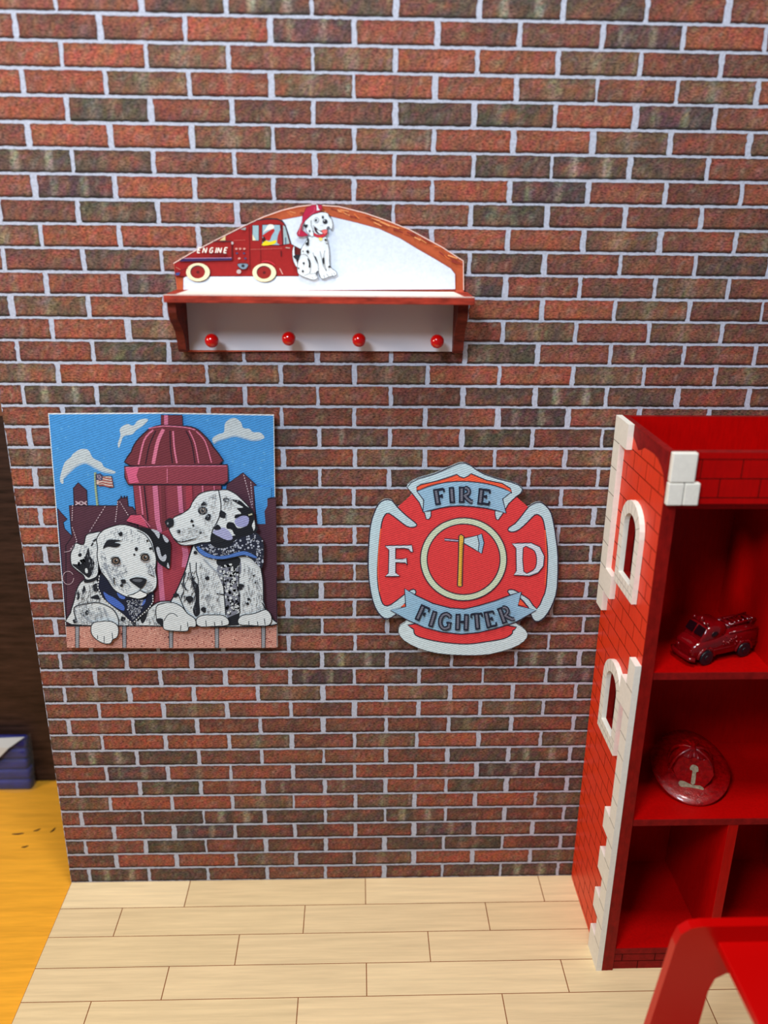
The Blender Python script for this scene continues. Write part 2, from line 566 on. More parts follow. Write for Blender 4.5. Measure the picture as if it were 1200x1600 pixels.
class Art:
    """printed picture: ink layers laid one over another on a flat sheet (plane y = Y)"""

    def __init__(self, mb, Y):
        self.mb = mb; self.Y = Y; self.k = 0; self.T = (0, 0, 1)

    def at(self, x0, y0, s):
        self.T = (x0, y0, s)

    def P(self, p):
        x0, y0, s = self.T
        q = unproj_y(self.Y, x0 + p[0] / s, y0 + p[1] / s)
        q.y = self.Y - 0.0016 * self.k - 0.002
        return q

    def poly(self, pts, col, sm=0, line=None, lw=0):
        if sm: pts = smooth_pts(pts, sm)
        self.k += 1
        self.mb.poly([self.P(p) for p in pts], (), col)
        if line: self.line(pts + [pts[0]], line, lw)

    def line(self, pts, col, lw, sm=0):
        if sm:
            e = [pts[0]] + pts + [pts[-1]]; out = []
            for i in range(1, len(e) - 2):
                for k in range(sm):
                    t = k / sm
                    out.append(tuple(0.5 * ((2 * b) + (-a + c) * t + (2 * a - 5 * b + 4 * c - d) * t * t + (-a + 3 * b - 3 * c + d) * t ** 3) for a, b, c, d in zip(e[i - 1], e[i], e[i + 1], e[i + 2])))
            pts = out + [pts[-1]]
        self.k += 1
        lws = lw if isinstance(lw, (list, tuple)) else None
        L_, R_ = [], []
        for i, p in enumerate(pts):
            a = pts[max(i - 1, 0)]; b = pts[min(i + 1, len(pts) - 1)]
            if pts[0] == pts[-1] and i in (0, len(pts) - 1):
                a = pts[-2]; b = pts[1]
            dx, dy = b[0] - a[0], b[1] - a[1]; l = math.hypot(dx, dy) or 1
            h = (lws[0] + (lws[1] - lws[0]) * i / (len(pts) - 1) if lws else lw) / 2
            L_.append((p[0] - dy / l * h, p[1] + dx / l * h)); R_.append((p[0] + dy / l * h, p[1] - dx / l * h))
        for i in range(len(pts) - 1):
            self.mb.face([self.P(q) for q in (L_[i], L_[i + 1], R_[i + 1], R_[i])], col)

    def ell(self, cx, cy, rx, ry, col, n=28, line=None, lw=0, rot=0):
        pts = []
        for i in range(n):
            t = 2 * math.pi * i / n; x, y = rx * math.cos(t), ry * math.sin(t)
            pts.append((cx + x * math.cos(rot) - y * math.sin(rot), cy + x * math.sin(rot) + y * math.cos(rot)))
        self.poly(pts, col, 0, line, lw)

    def spot(self, cx, cy, r, col, seed=0):
        rn = random.Random(int(cx * 7 + cy * 13 + seed)); n = 9
        self.poly([(cx + r * rn.uniform(.7, 1.25) * math.cos(2 * math.pi * i / n), cy + r * rn.uniform(.7, 1.25) * math.sin(2 * math.pi * i / n)) for i in range(n)], col, 3)

    def dots(self, area_pts, n, r, col, seed=1):
        rn = random.Random(seed)
        xs = [p[0] for p in area_pts]; ys = [p[1] for p in area_pts]
        self.k += 1; c = 0; tries = 0
        while c < n and tries < n * 30:
            tries += 1
            x, y = rn.uniform(min(xs), max(xs)), rn.uniform(min(ys), max(ys))
            ins = False; j = len(area_pts) - 1
            for i in range(len(area_pts)):
                xi, yi = area_pts[i]; xj, yj = area_pts[j]
                if (yi > y) != (yj > y) and x < (xj - xi) * (y - yi) / (yj - yi) + xi: ins = not ins
                j = i
            if not ins: continue
            c += 1; rr = r * rn.uniform(.6, 1.4)
            self.mb.face([self.P((x + rr * math.cos(a), y + rr * math.sin(a))) for a in (0, 1.05, 2.1, 3.14, 4.19, 5.24)], col)

    def fur(self, area_pts, n, ln, ang, col, lw=3, seed=1, spread=25):
        rn = random.Random(seed)
        xs = [p[0] for p in area_pts]; ys = [p[1] for p in area_pts]
        self.k += 1; c = 0; tries = 0
        while c < n and tries < n * 30:
            tries += 1
            x, y = rn.uniform(min(xs), max(xs)), rn.uniform(min(ys), max(ys))
            ins = False; j = len(area_pts) - 1
            for i in range(len(area_pts)):
                xi, yi = area_pts[i]; xj, yj = area_pts[j]
                if (yi > y) != (yj > y) and x < (xj - xi) * (y - yi) / (yj - yi) + xi: ins = not ins
                j = i
            if not ins: continue
            c += 1; a = math.radians(ang + rn.uniform(-spread, spread)); l = ln * rn.uniform(.5, 1.3)
            dx, dy = math.cos(a) * l, math.sin(a) * l; nx, ny = -dy / l * lw / 2, dx / l * lw / 2
            self.mb.face([self.P((x - nx, y - ny)), self.P((x + nx, y + ny)), self.P((x + dx, y + dy))], col)

    def dash(self, pts, col, lw, step, duty=.55):
        self.k += 1
        for i in range(len(pts) - 1):
            (x0, y0), (x1, y1) = pts[i], pts[i + 1]; l = math.hypot(x1 - x0, y1 - y0); n = max(1, int(l / step))
            ux, uy = (x1 - x0) / l, (y1 - y0) / l
            for q in range(n):
                a = q * l / n; b = a + l / n * duty
                A = (x0 + ux * a, y0 + uy * a); B = (x0 + ux * b, y0 + uy * b); h = lw / 2
                self.mb.face([self.P((A[0] - uy * h, A[1] + ux * h)), self.P((B[0] - uy * h, B[1] + ux * h)), self.P((B[0] + uy * h, B[1] - ux * h)), self.P((A[0] + uy * h, A[1] - ux * h))], col)


# serif capitals drawn as strokes in a 1 x 1.4 box (x right, y down); (pts, weight)
def arc(cx, cy, rx, ry, a0, a1, n=12):
    return [(cx + rx * math.cos(math.radians(a0 + (a1 - a0) * i / n)), cy + ry * math.sin(math.radians(a0 + (a1 - a0) * i / n))) for i in range(n + 1)]


GLYPH = {
    'F': [([(.25, 0), (.25, 1)], 1), ([(.05, .03), (.85, .03)], .45), ([(.85, .0), (.87, .26)], .35), ([(.25, .48), (.65, .48)], .45), ([(.65, .36), (.65, .62)], .35), ([(.05, .97), (.48, .97)], .4)],
    'I': [([(.5, 0), (.5, 1)], 1), ([(.27, .03), (.73, .03)], .4), ([(.27, .97), (.73, .97)], .4)],
    'R': [([(.25, 0), (.25, 1)], 1), ([(.05, .03), (.5, .03)], .45), (arc(.48, .27, .27, .24, -90, 90), .8), ([(.5, .51), (.25, .51)], .45), ([(.42, .52), (.62, .75), (.85, .95), (1.0, .97)], .85), ([(.05, .97), (.45, .97)], .4)],
    'E': [([(.25, 0), (.25, 1)], 1), ([(.05, .03), (.82, .03)], .45), ([(.82, .0), (.84, .24)], .35), ([(.25, .48), (.62, .48)], .45), ([(.62, .36), (.62, .60)], .35), ([(.05, .97), (.86, .97)], .45), ([(.88, .76), (.85, 1.0)], .35)],
    'G': [(arc(.52, .5, .38, .47, -40, -310, 20), .9), ([(.84, .02), (.84, .28)], .35), ([(.80, .58), (.80, .95)], .8), ([(.58, .57), (.98, .57)], .4)],
    'H': [([(.2, 0), (.2, 1)], 1), ([(.8, 0), (.8, 1)], 1), ([(.2, .49), (.8, .49)], .5), ([(.02, .03), (.38, .03)], .4), ([(.02, .97), (.38, .97)], .4), ([(.62, .03), (.98, .03)], .4), ([(.62, .97), (.98, .97)], .4)],
    'T': [([(.5, 0), (.5, 1)], 1), ([(.08, .03), (.92, .03)], .45), ([(.08, .0), (.06, .26)], .35), ([(.92, .0), (.94, .26)], .35), ([(.3, .97), (.7, .97)], .4)],
}


def serif(art, ch, cx, cy, wd, h, rot, wt, col, inner=None):
    r = math.radians(rot)

    def X(p):
        x, y = (p[0] - .5) * wd, (p[1] - .5) * h
        return (cx + x * math.cos(r) - y * math.sin(r), cy + x * math.sin(r) + y * math.cos(r))
    for pts, k in GLYPH[ch]:
        art.line([X(p) for p in pts], col, wt * k)
    if inner:
        for pts, k in GLYPH[ch]:
            if k >= .8:
                q = [X(p) for p in pts]
                if len(q) == 2:
                    a, b = q; q = [(a[0] + (b[0] - a[0]) * .07, a[1] + (b[1] - a[1]) * .07), (a[0] + (b[0] - a[0]) * .93, a[1] + (b[1] - a[1]) * .93)]
                art.line(q, inner, wt * k * .42)


INK = srgb(34, 38, 46)
# ------------------------------------------------------------------ left poster: two puppies and a hydrant
PY = -0.36
pb = MB()
outl = [(75, 646), (255, 645), (428, 648), (434, 1011), (270, 1012), (105, 1011)]
wh = srgb(205, 215, 222)
pb.prism([unproj_y(PY, *p) for p in outl], (0, 0.06, 0), (), srgb(215, 222, 228))
A = Art(pb, PY)
SKY = srgb(70, 146, 214)
A.poly([(76.5, 647.5), (255, 646.5), (427, 649.5), (432.7, 1010), (270, 1011), (106, 1010)], SKY)
A.dots([(80, 650), (427, 650), (427, 760), (90, 760)], 60, 1.6, srgb(88, 160, 220), 5)
CL = srgb(186, 200, 208); CLs = srgb(150, 178, 206)
A.at(60, 630, 6)
c1 = [(210, 745), (205, 690), (245, 560), (300, 510), (330, 470), (400, 430), (470, 440), (510, 510), (590, 555), (620, 600), (720, 640), (700, 660), (600, 640), (520, 600), (440, 560), (360, 590), (300, 650), (240, 700), (235, 750)]
A.poly(c1, CL, 4)
A.line([(240, 700), (300, 640), (360, 590), (440, 562), (520, 600), (600, 640), (700, 658)], CLs, 14, 4)
A.poly([(755, 420), (745, 380), (770, 300), (765, 240), (830, 195), (890, 210), (930, 165), (990, 145), (1030, 155), (980, 210), (920, 250), (880, 290), (800, 310), (775, 370)], CL, 4)
A.at(250, 630, 6)
A.poly([(490, 350), (500, 320), (550, 290), (600, 270), (610, 190), (660, 145), (710, 140), (760, 180), (780, 230), (840, 240), (870, 270), (940, 275), (980, 320), (940, 340), (870, 350), (800, 330), (700, 310), (620, 330), (550, 350), (510, 380)], CL, 4)
A.line([(510, 372), (550, 348), (620, 328), (700, 308), (800, 330), (870, 348), (950, 340)], CLs, 14, 4)
MAR = srgb(82, 52, 66); MARD = srgb(44, 34, 46); PK = srgb(196, 112, 146); DSH = srgb(196, 176, 188)
A.at(0, 0, 1)
A.poly([(90, 794), (105, 811), (99, 816), (101, 826), (113, 838), (118, 850), (130, 900), (135, 976), (104, 976)], MAR, 0, MARD, 1.2)
A.poly([(108, 790), (183, 790), (184, 782), (189, 778), (199, 777), (200.5, 791), (207, 792), (214, 802), (225, 976), (104, 976), (103, 852), (113, 838), (111, 822)], MAR, 0, MARD, 1.6)
for x in (189.5, 194.5, 198.5): A.line([(x, 774.5), (x, 779)], MARD, 2.2)
A.at(90, 730, 9.23)
A.poly([(230, 300), (300, 220), (350, 270), (420, 330), (432, 550), (240, 550)], MAR, 0, MARD, 14)
for x in (260, 345): A.line([(x, 490), (x + 80, 540)], DSH, 16); A.line([(x, 540), (x + 80, 490)], DSH, 16)
A.line([(545, 70), (552, 300), (578, 548)], srgb(150, 172, 140), 34)
A.line([(556, 80), (566, 300), (588, 548)], srgb(92, 116, 120), 8)
A.poly([(555, 100), (620, 92), (655, 125), (780, 125), (812, 285), (745, 288), (660, 252), (560, 250)], srgb(196, 178, 172), 0, srgb(60, 48, 60), 12)
for i in range(4):
    y = 140 + i * 38; A.line([(600, y + 12), (660, y + 4), (720, y + 18), (800, y + 26)], srgb(150, 66, 60), 14, 3)
A.poly([(560, 105), (620, 98), (652, 128), (650, 185), (565, 178)], srgb(70, 74, 108))
A.dots([(565, 108), (640, 120), (640, 175), (570, 172)], 10, 7, DSH, 3)
A.dash([(690, 560), (480, 900), (430, 1000)], DSH, 12, 40)
A.dash([(872, 490), (835, 800)], DSH, 12, 34)
A.dash([(900, 490), (1030, 700)], DSH, 12, 34)
A.dash([(222, 540), (212, 780)], DSH, 12, 34)
A.dash([(215, 860), (285, 1060), (180, 1190)], DSH, 12, 34)
A.at(100, 800, 6.316)
A.line(arc(45, 645, 55, 65, 0, 330, 16), DSH, 5)
A.line([(5, 390), (70, 375), (125, 300)], DSH, 5, 3)
# right building
A.at(0, 0, 1)
A.poly([(355, 756), (380, 738), (401, 757.5), (397, 759), (398, 790), (402, 818), (415, 818), (413.5, 798), (418, 790), (418, 778), (431, 776), (433, 976), (350, 976), (350, 800)], MAR, 0, MARD, 1.2)
A.poly([(397, 759), (402, 818), (415, 818), (413.5, 798), (418, 790), (418, 778), (424, 776), (424, 760)], SKY)
A.poly([(418, 778), (431, 776), (433, 900), (415, 900), (415, 818), (413.5, 798), (418, 790)], MAR)
A.line([(418, 779), (431, 777)], MARD, 1.5)
A.dash([(381, 741), (395, 795)], DSH, 1.3, 4); A.dash([(392, 752), (395, 790)], DSH, 1.2, 4)
# hydrant
HY = srgb(136, 62, 76); HYd = srgb(110, 52, 62); HYL = srgb(208, 118, 148); HYb = srgb(156, 62, 78)
A.poly([(252, 648), (285, 648), (286, 666), (252, 666)], HYd, 0, MARD, 1.2)
A.poly([(257, 648), (263, 648), (263, 665), (257, 665)], PK)
A.poly([(208, 752), (346, 752), (350, 990), (226, 990), (230, 900), (213, 802)], HY, 0, MARD, 1.5)
A.poly([(237, 668), (252, 664), (286, 665), (305, 668), (320, 680), (333, 697), (341, 727), (205, 727), (206, 705), (213, 690), (225, 677)], HYd, 3, MARD, 2)
for q, c, lw in (([(240, 671), (226, 687), (217, 725)], HYL, 2.6), ([(256, 670), (247, 690), (240, 724)], HYL, 5.5), ([(271, 673), (273, 700), (277, 723)], HYL, 2.6), ([(296, 672), (305, 692), (311, 723)], HYL, 1.8), ([(307, 673), (321, 689), (331, 722)], HYL, 1.8),
                 ([(244, 672), (234, 695), (228, 724)], MARD, 1.4), ([(266, 672), (267, 700), (270, 723)], MARD, 1.4), ([(291, 672), (300, 692), (305, 723)], MARD, 1.4)):
    A.line(q, c, lw, 4)
A.line([(233, 669), (255, 665), (290, 667), (306, 671)], HYL, 1.8, 3)
A.poly([(195, 728), (356, 725), (357, 751), (350, 756), (201, 756), (196, 745)], HY, 0, MARD, 2)
A.poly([(197, 730), (218, 729), (214, 742), (218, 753), (203, 754)], srgb(206, 96, 132))
A.line([(197, 729.5), (270, 727), (354, 727)], HYL, 1.4)
A.line([(262, 731), (262, 753)], HYL, 1.2)
for x0, x1, y1, lw, c in ((219, 224, 803, 2.5, HYL), (243, 247, 812, 8, PK), (281, 284, 800, 7, PK), (317, 318, 775, 2, HYL), (335, 336, 770, 1.6, HYL)):
    A.line([(x0, 758), (x1, y1)], c, lw)
A.line([(226, 758), (232, 812)], MARD, 2); A.line([(255, 758), (258, 830)], HYd, 6); A.line([(296, 758), (297, 800)], HYb, 10)
A.line([(247, 812), (252, 835)], PK, 7)
A.poly([(253, 830), (290, 815), (300, 850), (290, 900), (262, 945), (250, 940), (249, 880)], HYb)
A.line([(250, 874), (252, 905), (255, 940)], PK, 8)
A.line([(288, 846), (291, 865), (289, 885)], PK, 9)
A.poly([(198, 813), (205, 803), (222, 803), (234, 824), (216, 818)], srgb(196, 84, 112), 0, MARD, 1)
A.line([(221, 804), (236, 822)], HYL, 1.2)
# brick ledge
LED = srgb(196, 142, 130)
A.poly([(104.5, 976), (432.5, 973), (432.7, 1010), (270, 1011), (106, 1010)], LED)
A.dots([(105, 977), (432, 974), (432, 1009), (107, 1009)], 420, 1.0, srgb(156, 98, 92), 8)
A.dots([(105, 977), (432, 974), (432, 1009), (107, 1009)], 260, 0.9, srgb(222, 178, 164), 9)
for x in (122, 195.5, 268, 339.5, 412):
    A.poly([(x - 2.8, 976), (x + 2.8, 976), (x + 2.4, 1010), (x - 2.4, 1010)], srgb(146, 150, 160))
    A.line([(x - 3, 976), (x - 2.7, 1010)], INK, .9); A.line([(x + 3, 976), (x + 2.7, 1010)], INK, .9)
A.line([(104, 975.5), (432, 973)], INK, 2)
# puppy one (left)
W1, SH = srgb(206, 216, 222), srgb(150, 160, 172)
A.at(100, 800, 6.316)
A.poly([(200, 660), (320, 640), (360, 700), (560, 900), (700, 1060), (800, 1000), (870, 920), (960, 870), (1100, 870), (1190, 900), (1230, 1000), (1200, 1105), (800, 1108), (80, 1095), (75, 980), (110, 860), (140, 740)], W1, 3, INK, 11)
for pts in ([(205, 710), (225, 760), (190, 800)], [(150, 760), (165, 830), (140, 850)], [(290, 720), (330, 690), (350, 760), (310, 770)], [(270, 830), (340, 800), (360, 850), (290, 840)], [(760, 1010), (835, 950), (820, 1030), (780, 1085)]):
    A.poly(pts, INK, 3)
for x, y, r in ((235, 980, 24), (590, 1040, 24), (970, 1030, 34), (1165, 990, 14), (120, 1060, 22), (700, 1085, 20)):
    A.spot(x, y, r, INK)
A.line([(140, 1070), (110, 930), (230, 890), (350, 880), (480, 935), (540, 1020), (550, 1100)], INK, 9, 4)
A.line([(190, 1000), (260, 1060), (320, 1080)], SH, 14, 3)
A.line([(400, 930), (430, 1010)], SH, 10)
A.fur([(110, 900), (400, 900), (500, 1080), (110, 1080)], 150, 40, 60, SH, 6, 12)
A.fur([(130, 760), (330, 660), (420, 860), (130, 900)], 70, 46, 100, srgb(96, 104, 116), 6, 13)
A.fur([(820, 950), (1150, 900), (1150, 1090), (820, 1090)], 110, 36, 100, SH, 6, 14)
A.fur([(540, 1020), (760, 1060), (760, 1100), (560, 1100)], 40, 36, 60, srgb(110, 118, 130), 6, 15)
A.poly([(230, 215), (300, 190), (385, 190), (345, 330), (350, 580), (300, 640), (230, 652), (200, 605), (130, 552), (84, 500), (78, 400), (110, 330), (130, 290), (205, 308)], W1, 3, INK, 10)
A.poly([(255, 335), (270, 420), (312, 480), (300, 560), (262, 632), (210, 602), (150, 552), (92, 500), (165, 500), (205, 470), (228, 400)], INK, 3)
A.poly([(220, 548), (240, 540), (248, 580), (226, 585)], W1, 3)
A.poly([(215, 655), (300, 640), (378, 588), (370, 620), (300, 668), (220, 682)], INK, 3)
A.fur([(110, 330), (220, 300), (330, 220), (340, 560), (290, 620), (250, 420)], 60, 34, 100, SH, 6, 37); A.fur([(140, 440), (220, 420), (230, 560), (150, 540)], 26, 50, 70, INK, 14, 38); A.spot(170, 410, 18, INK); A.line([(300, 275), (330, 255), (370, 250)], INK, 16, 3); A.line([(280, 320), (300, 290)], INK, 14)
# bandana
A.poly([(370, 600), (440, 650), (500, 740), (580, 800), (700, 830), (800, 815), (890, 775), (880, 880), (820, 940), (740, 1020), (680, 1065), (600, 990), (480, 900), (380, 810), (345, 720)], srgb(30, 36, 56), 3, INK, 6)
A.poly([(400, 770), (450, 800), (510, 830), (600, 905), (600, 955), (540, 930), (440, 860)], srgb(70, 104, 190), 3)
A.poly([(535, 775), (600, 790), (612, 840), (560, 830)], srgb(80, 112, 196), 3)
A.poly([(770, 890), (812, 840), (812, 872), (784, 905)], srgb(80, 112, 196), 3)
A.dots([(620, 850), (790, 850), (770, 960), (690, 1045), (630, 940)], 120, 7, srgb(170, 180, 196), 21)
A.dash([(362, 610), (345, 720), (390, 830), (480, 915), (600, 1005), (680, 1075)], srgb(216, 224, 230), 10, 26)
A.dash([(700, 1065), (760, 1010), (840, 940), (888, 870), (885, 790)], srgb(216, 224, 230), 10, 26)
# head
A.poly([(345, 330), (335, 250), (380, 180), (450, 140), (560, 110), (640, 115), (740, 150), (830, 200), (880, 270), (900, 350), (920, 450), (912, 560), (926, 640), (920, 720), (880, 770), (820, 800), (740, 828), (650, 822), (570, 790), (500, 740), (440, 650), (380, 570), (350, 480), (340, 400)], srgb(210, 220, 226), 4, INK, 9)
A.line([(410, 480), (450, 590), (500, 680)], SH, 22, 3); A.line([(860, 500), (900, 600)], SH, 14)
A.fur([(370, 340), (480, 500), (600, 560), (600, 760), (480, 690), (370, 540)], 130, 34, 60, SH, 6, 31)
A.fur([(480, 500), (620, 500), (660, 620), (500, 600)], 50, 26, 120, SH, 6, 32)
A.fur([(350, 230), (560, 120), (760, 170), (870, 300), (600, 250), (400, 330)], 90, 34, 100, SH, 5, 33)
A.fur([(820, 480), (910, 480), (915, 620), (850, 590)], 40, 30, 100, SH, 6, 34)
A.fur([(580, 620), (660, 700), (640, 780), (560, 760)], 40, 26, 30, SH, 5, 35)
A.fur([(830, 660), (915, 660), (890, 760), (800, 760)], 36, 26, 130, SH, 5, 36)
A.line([(735, 165), (810, 205), (870, 290), (895, 380)], INK, 8, 3)
A.poly([(740, 130), (860, 148), (960, 188), (1030, 240), (1062, 300), (1062, 420), (1050, 542), (1000, 522), (940, 480), (912, 400), (905, 330), (880, 250), (820, 190)], srgb(28, 32, 40), 3)
for q in ([(870, 150), (950, 178), (946, 245), (905, 190)], [(985, 205), (1042, 255), (1030, 285), (1000, 262)], [(920, 340), (950, 332), (975, 420), (1012, 398), (1022, 430), (1000, 470), (950, 440)], [(1036, 478), (1052, 535), (1026, 520)]):
    A.poly(q, srgb(176, 186, 200), 3)
A.spot(573, 200, 22, INK)
A.poly([(430, 272), (480, 252), (585, 265), (505, 280), (572, 298), (530, 330), (445, 322), (398, 342)], INK, 3)
A.spot(725, 345, 17, INK); A.spot(705, 400, 11, INK); A.spot(868, 340, 15, INK); A.spot(835, 265, 12, INK)
for (ex, ey) in ((525, 462), (812, 428)):
    A.ell(ex, ey, 44, 36, INK); A.ell(ex, ey, 30, 27, srgb(112, 96, 84)); A.ell(ex + 2, ey, 16, 16, INK); A.ell(ex + 10, ey - 8, 6, 6, W1)
    A.line([(ex - 50, ey + 10), (ex - 20, ey + 42), (ex + 30, ey + 44), (ex + 48, ey + 14)], srgb(130, 116, 122), 6, 3)
    A.line([(ex - 52, ey - 18), (ex - 20, ey - 40), (ex + 30, ey - 34)], INK, 7, 3)
A.poly([(658, 645), (700, 626), (760, 622), (826, 640), (812, 690), (772, 732), (720, 702), (680, 672)], INK, 3)
A.poly([(690, 645), (750, 636), (790, 648), (760, 668), (710, 662)], srgb(92, 98, 108), 3)
A.poly([(640, 803), (700, 790), (765, 752), (830, 782), (810, 815), (740, 832)], srgb(222, 230, 234), 3, INK, 5)
A.line([(770, 730), (762, 748), (700, 785), (640, 800)], INK, 8, 3); A.line([(762, 748), (820, 776), (880, 765)], INK, 7, 3)
A.spot(600, 660, 22, INK); A.spot(582, 702, 15, INK); A.line([(505, 620), (512, 690)], INK, 9); A.line([(850, 590), (900, 612)], INK, 8)
# front paws of puppy one
A.at(60, 820, 6)
A.poly([(520, 905), (600, 880), (700, 882), (762, 930), (757, 1020), (712, 1050), (690, 1086), (630, 1086), (560, 1050), (512, 990)], srgb(212, 222, 228), 3, INK, 8)
for q in ([(570, 1010), (572, 1045)], [(632, 1015), (632, 1080)], [(705, 985), (712, 1050)]): A.line(q, INK, 6)
# puppy two (right)
A.at(0, 0, 1)
A.poly([(308, 846), (300, 858), (292, 885), (284, 905), (275, 925), (269, 938), (285, 950), (303, 973), (425, 973), (426, 962), (414, 945), (412, 905), (408, 880), (406, 862), (380, 860), (330, 862)], W1, 3, INK, 2)
A.at(250, 820, 6)
A.poly([(600, 320), (700, 300), (760, 310), (768, 420), (740, 520), (762, 640), (740, 790), (640, 842), (620, 700), (600, 560), (540, 400)], srgb(120, 126, 142), 3)
A.dots([(560, 330), (760, 320), (750, 780), (640, 820), (600, 560)], 90, 13, INK, 41)
A.dots([(560, 330), (760, 320), (750, 780), (640, 820), (600, 560)], 90, 12, W1, 42)
A.poly([(600, 300), (740, 280), (760, 330), (700, 400), (680, 340), (560, 360), (540, 310)], INK, 3)
A.poly([(645, 845), (755, 795), (745, 915), (650, 920)], INK)
A.poly([(345, 515), (375, 560), (378, 700), (385, 800), (345, 835), (318, 770), (345, 660), (300, 470)], INK, 3)
A.line([(350, 330), (350, 420), (370, 500), (360, 600)], INK, 8, 3); A.line([(250, 420), (230, 520), (260, 590)], INK, 12, 3)
A.line([(290, 330), (300, 430), (330, 500)], INK, 8, 3); A.line([(210, 520), (240, 570)], INK, 9); A.line([(180, 620), (260, 800), (320, 840)], INK, 8, 3)
A.line([(600, 460), (610, 620), (625, 820)], INK, 9, 3); A.line([(540, 620), (610, 630)], INK, 12); A.line([(750, 340), (745, 560), (758, 800)], INK, 8, 3)
A.poly([(740, 530), (800, 540), (760, 590)], INK, 3); A.poly([(950, 590), (990, 640), (965, 610)], INK)
A.line([(420, 300), (520, 400), (600, 460)], SH, 12, 3)
A.fur([(380, 320), (560, 420), (610, 800), (400, 800)], 150, 40, 95, SH, 6, 44); A.fur([(780, 330), (940, 380), (990, 780), (780, 790)], 150, 40, 85, SH, 6, 45)
A.fur([(230, 420), (350, 400), (350, 780), (200, 640)], 60, 50, 110, srgb(80, 88, 100), 9, 46)
for x, y, r in ((455, 475, 19), (285, 665, 34), (420, 765, 26), (838, 670, 14), (830, 712, 14), (160, 630, 24), (345, 235, 18), (885, 450, 8), (900, 515, 8)):
    A.spot(x, y, r, INK)
A.line([(960, 700), (1000, 760), (1040, 800)], INK, 8, 3)
A.poly([(355, 852), (400, 820), (500, 815), (600, 820), (652, 862), (640, 912), (500, 922), (400, 926), (352, 900)], W1, 3, INK, 8)
A.poly([(740, 862), (780, 820), (900, 800), (1000, 765), (1052, 830), (1040, 900), (980, 918), (850, 912), (755, 905)], W1, 3, INK, 8)
for q in ([(440, 865), (445, 920)], [(520, 880), (525, 918)], [(590, 870), (592, 910)], [(840, 870), (842, 910)], [(920, 875), (925, 912)], [(985, 850), (992, 905)]): A.line(q, INK, 6)
A.poly([(-20, 740), (50, 705), (140, 700), (220, 740), (270, 800), (340, 850), (346, 922), (285, 926), (272, 962), (200, 966), (60, 952), (38, 900), (-10, 880)], W1, 3, INK, 8)
A.line([(50, 870), (90, 810), (140, 800), (180, 830)], INK, 6, 3); A.line([(210, 910), (205, 960)], INK, 6); A.line([(270, 880), (275, 925)], INK, 6)
A.poly([(-20, 850), (40, 850), (40, 920), (-10, 880)], INK, 3)
# bandana two + head two
A.at(240, 750, 6)
bd = [(400, 580), (540, 560), (700, 540), (850, 500), (960, 465), (1032, 550), (1038, 700), (1020, 795), (980, 760), (900, 692), (800, 690), (700, 712), (600, 717), (500, 692), (430, 642)]
A.poly(bd, srgb(36, 42, 60), 3, INK, 7)
A.dots(bd, 170, 9, srgb(176, 186, 204), 51)
A.poly([(425, 590), (500, 645), (600, 682), (700, 675), (800, 645), (880, 640), (975, 690), (960, 706), (860, 676), (780, 690), (680, 712), (590, 712), (490, 688), (430, 640)], srgb(76, 116, 190), 3, INK, 4)
A.poly([(540, 560), (560, 470), (700, 470), (960, 400), (960, 470), (800, 520), (700, 605), (600, 605)], srgb(30, 34, 44), 3)
A.poly([(200, 330), (280, 290), (350, 240), (380, 180), (440, 110), (520, 80), (620, 72), (700, 68), (780, 108), (850, 170), (905, 230), (935, 290), (952, 330), (962, 430), (900, 482), (750, 500), (550, 552), (450, 562), (380, 580), (280, 582), (220, 542), (180, 480), (160, 430), (190, 400)], srgb(210, 220, 226), 4, INK, 9)
A.poly([(745, 160), (820, 168), (880, 220), (942, 262), (952, 340), (930, 400), (945, 450), (900, 482), (780, 492), (745, 440), (695, 425), (705, 372), (760, 375), (800, 425), (880, 400), (900, 345), (860, 312), (775, 335), (780, 300), (832, 288), (790, 240), (850, 232), (800, 200)], srgb(28, 32, 40), 3)
A.poly([(770, 350), (850, 308), (902, 330), (885, 400), (800, 412)], srgb(150, 156, 204), 3)
A.poly([(570, 450), (660, 418), (720, 455), (752, 520), (700, 535), (600, 490)], srgb(160, 166, 208), 3)
A.poly([(555, 470), (600, 490), (680, 535), (640, 560), (550, 555)], INK, 3)
A.poly([(640, 258), (692, 290), (680, 332), (628, 315)], INK, 3); A.poly([(578, 425), (610, 388), (645, 428), (600, 442)], INK, 3)
A.ell(692, 162, 30, 20, INK); A.ell(700, 166, 12, 8, W1)
A.line([(622, 75), (642, 190), (636, 290), (600, 380), (562, 450), (550, 550)], INK, 9, 4)
A.line([(690, 300), (690, 350)], SH, 8); A.line([(540, 130), (600, 150)], SH, 8)
A.ell(473, 260, 44, 38, INK); A.ell(475, 260, 28, 26, srgb(110, 100, 92)); A.ell(473, 260, 14, 14, INK); A.ell(480, 252, 5, 5, W1)
A.poly([(455, 210), (485, 175), (516, 205), (480, 212)], INK, 3); A.spot(525, 322, 28, INK)
A.spot(372, 358, 14, INK); A.spot(386, 398, 11, INK); A.spot(250, 452, 18, INK); A.spot(452, 462, 12, INK)
A.poly([(122, 362), (150, 335), (182, 328), (204, 348), (203, 395), (180, 412), (150, 418), (132, 390)], INK, 3); A.ell(150, 378, 8, 12, srgb(130, 136, 146))
A.line([(205, 515), (250, 548), (330, 540), (410, 518)], INK, 10, 4)
A.fur([(230, 430), (480, 400), (540, 520), (280, 550)], 90, 30, 170, SH, 5, 61); A.fur([(380, 200), (600, 90), (620, 380), (540, 440)], 80, 34, 110, SH, 5, 62); A.fur([(650, 100), (820, 140), (780, 300), (660, 240)], 50, 34, 120, SH, 5, 63)
A.line([(900, 300), (935, 290)], srgb(190, 196, 170), 14)
poster = pb.build('wall_poster', m_twill, recalc=False)
tag(poster, 'square fabric poster of two spotted puppies before a fire hydrant', 'poster')
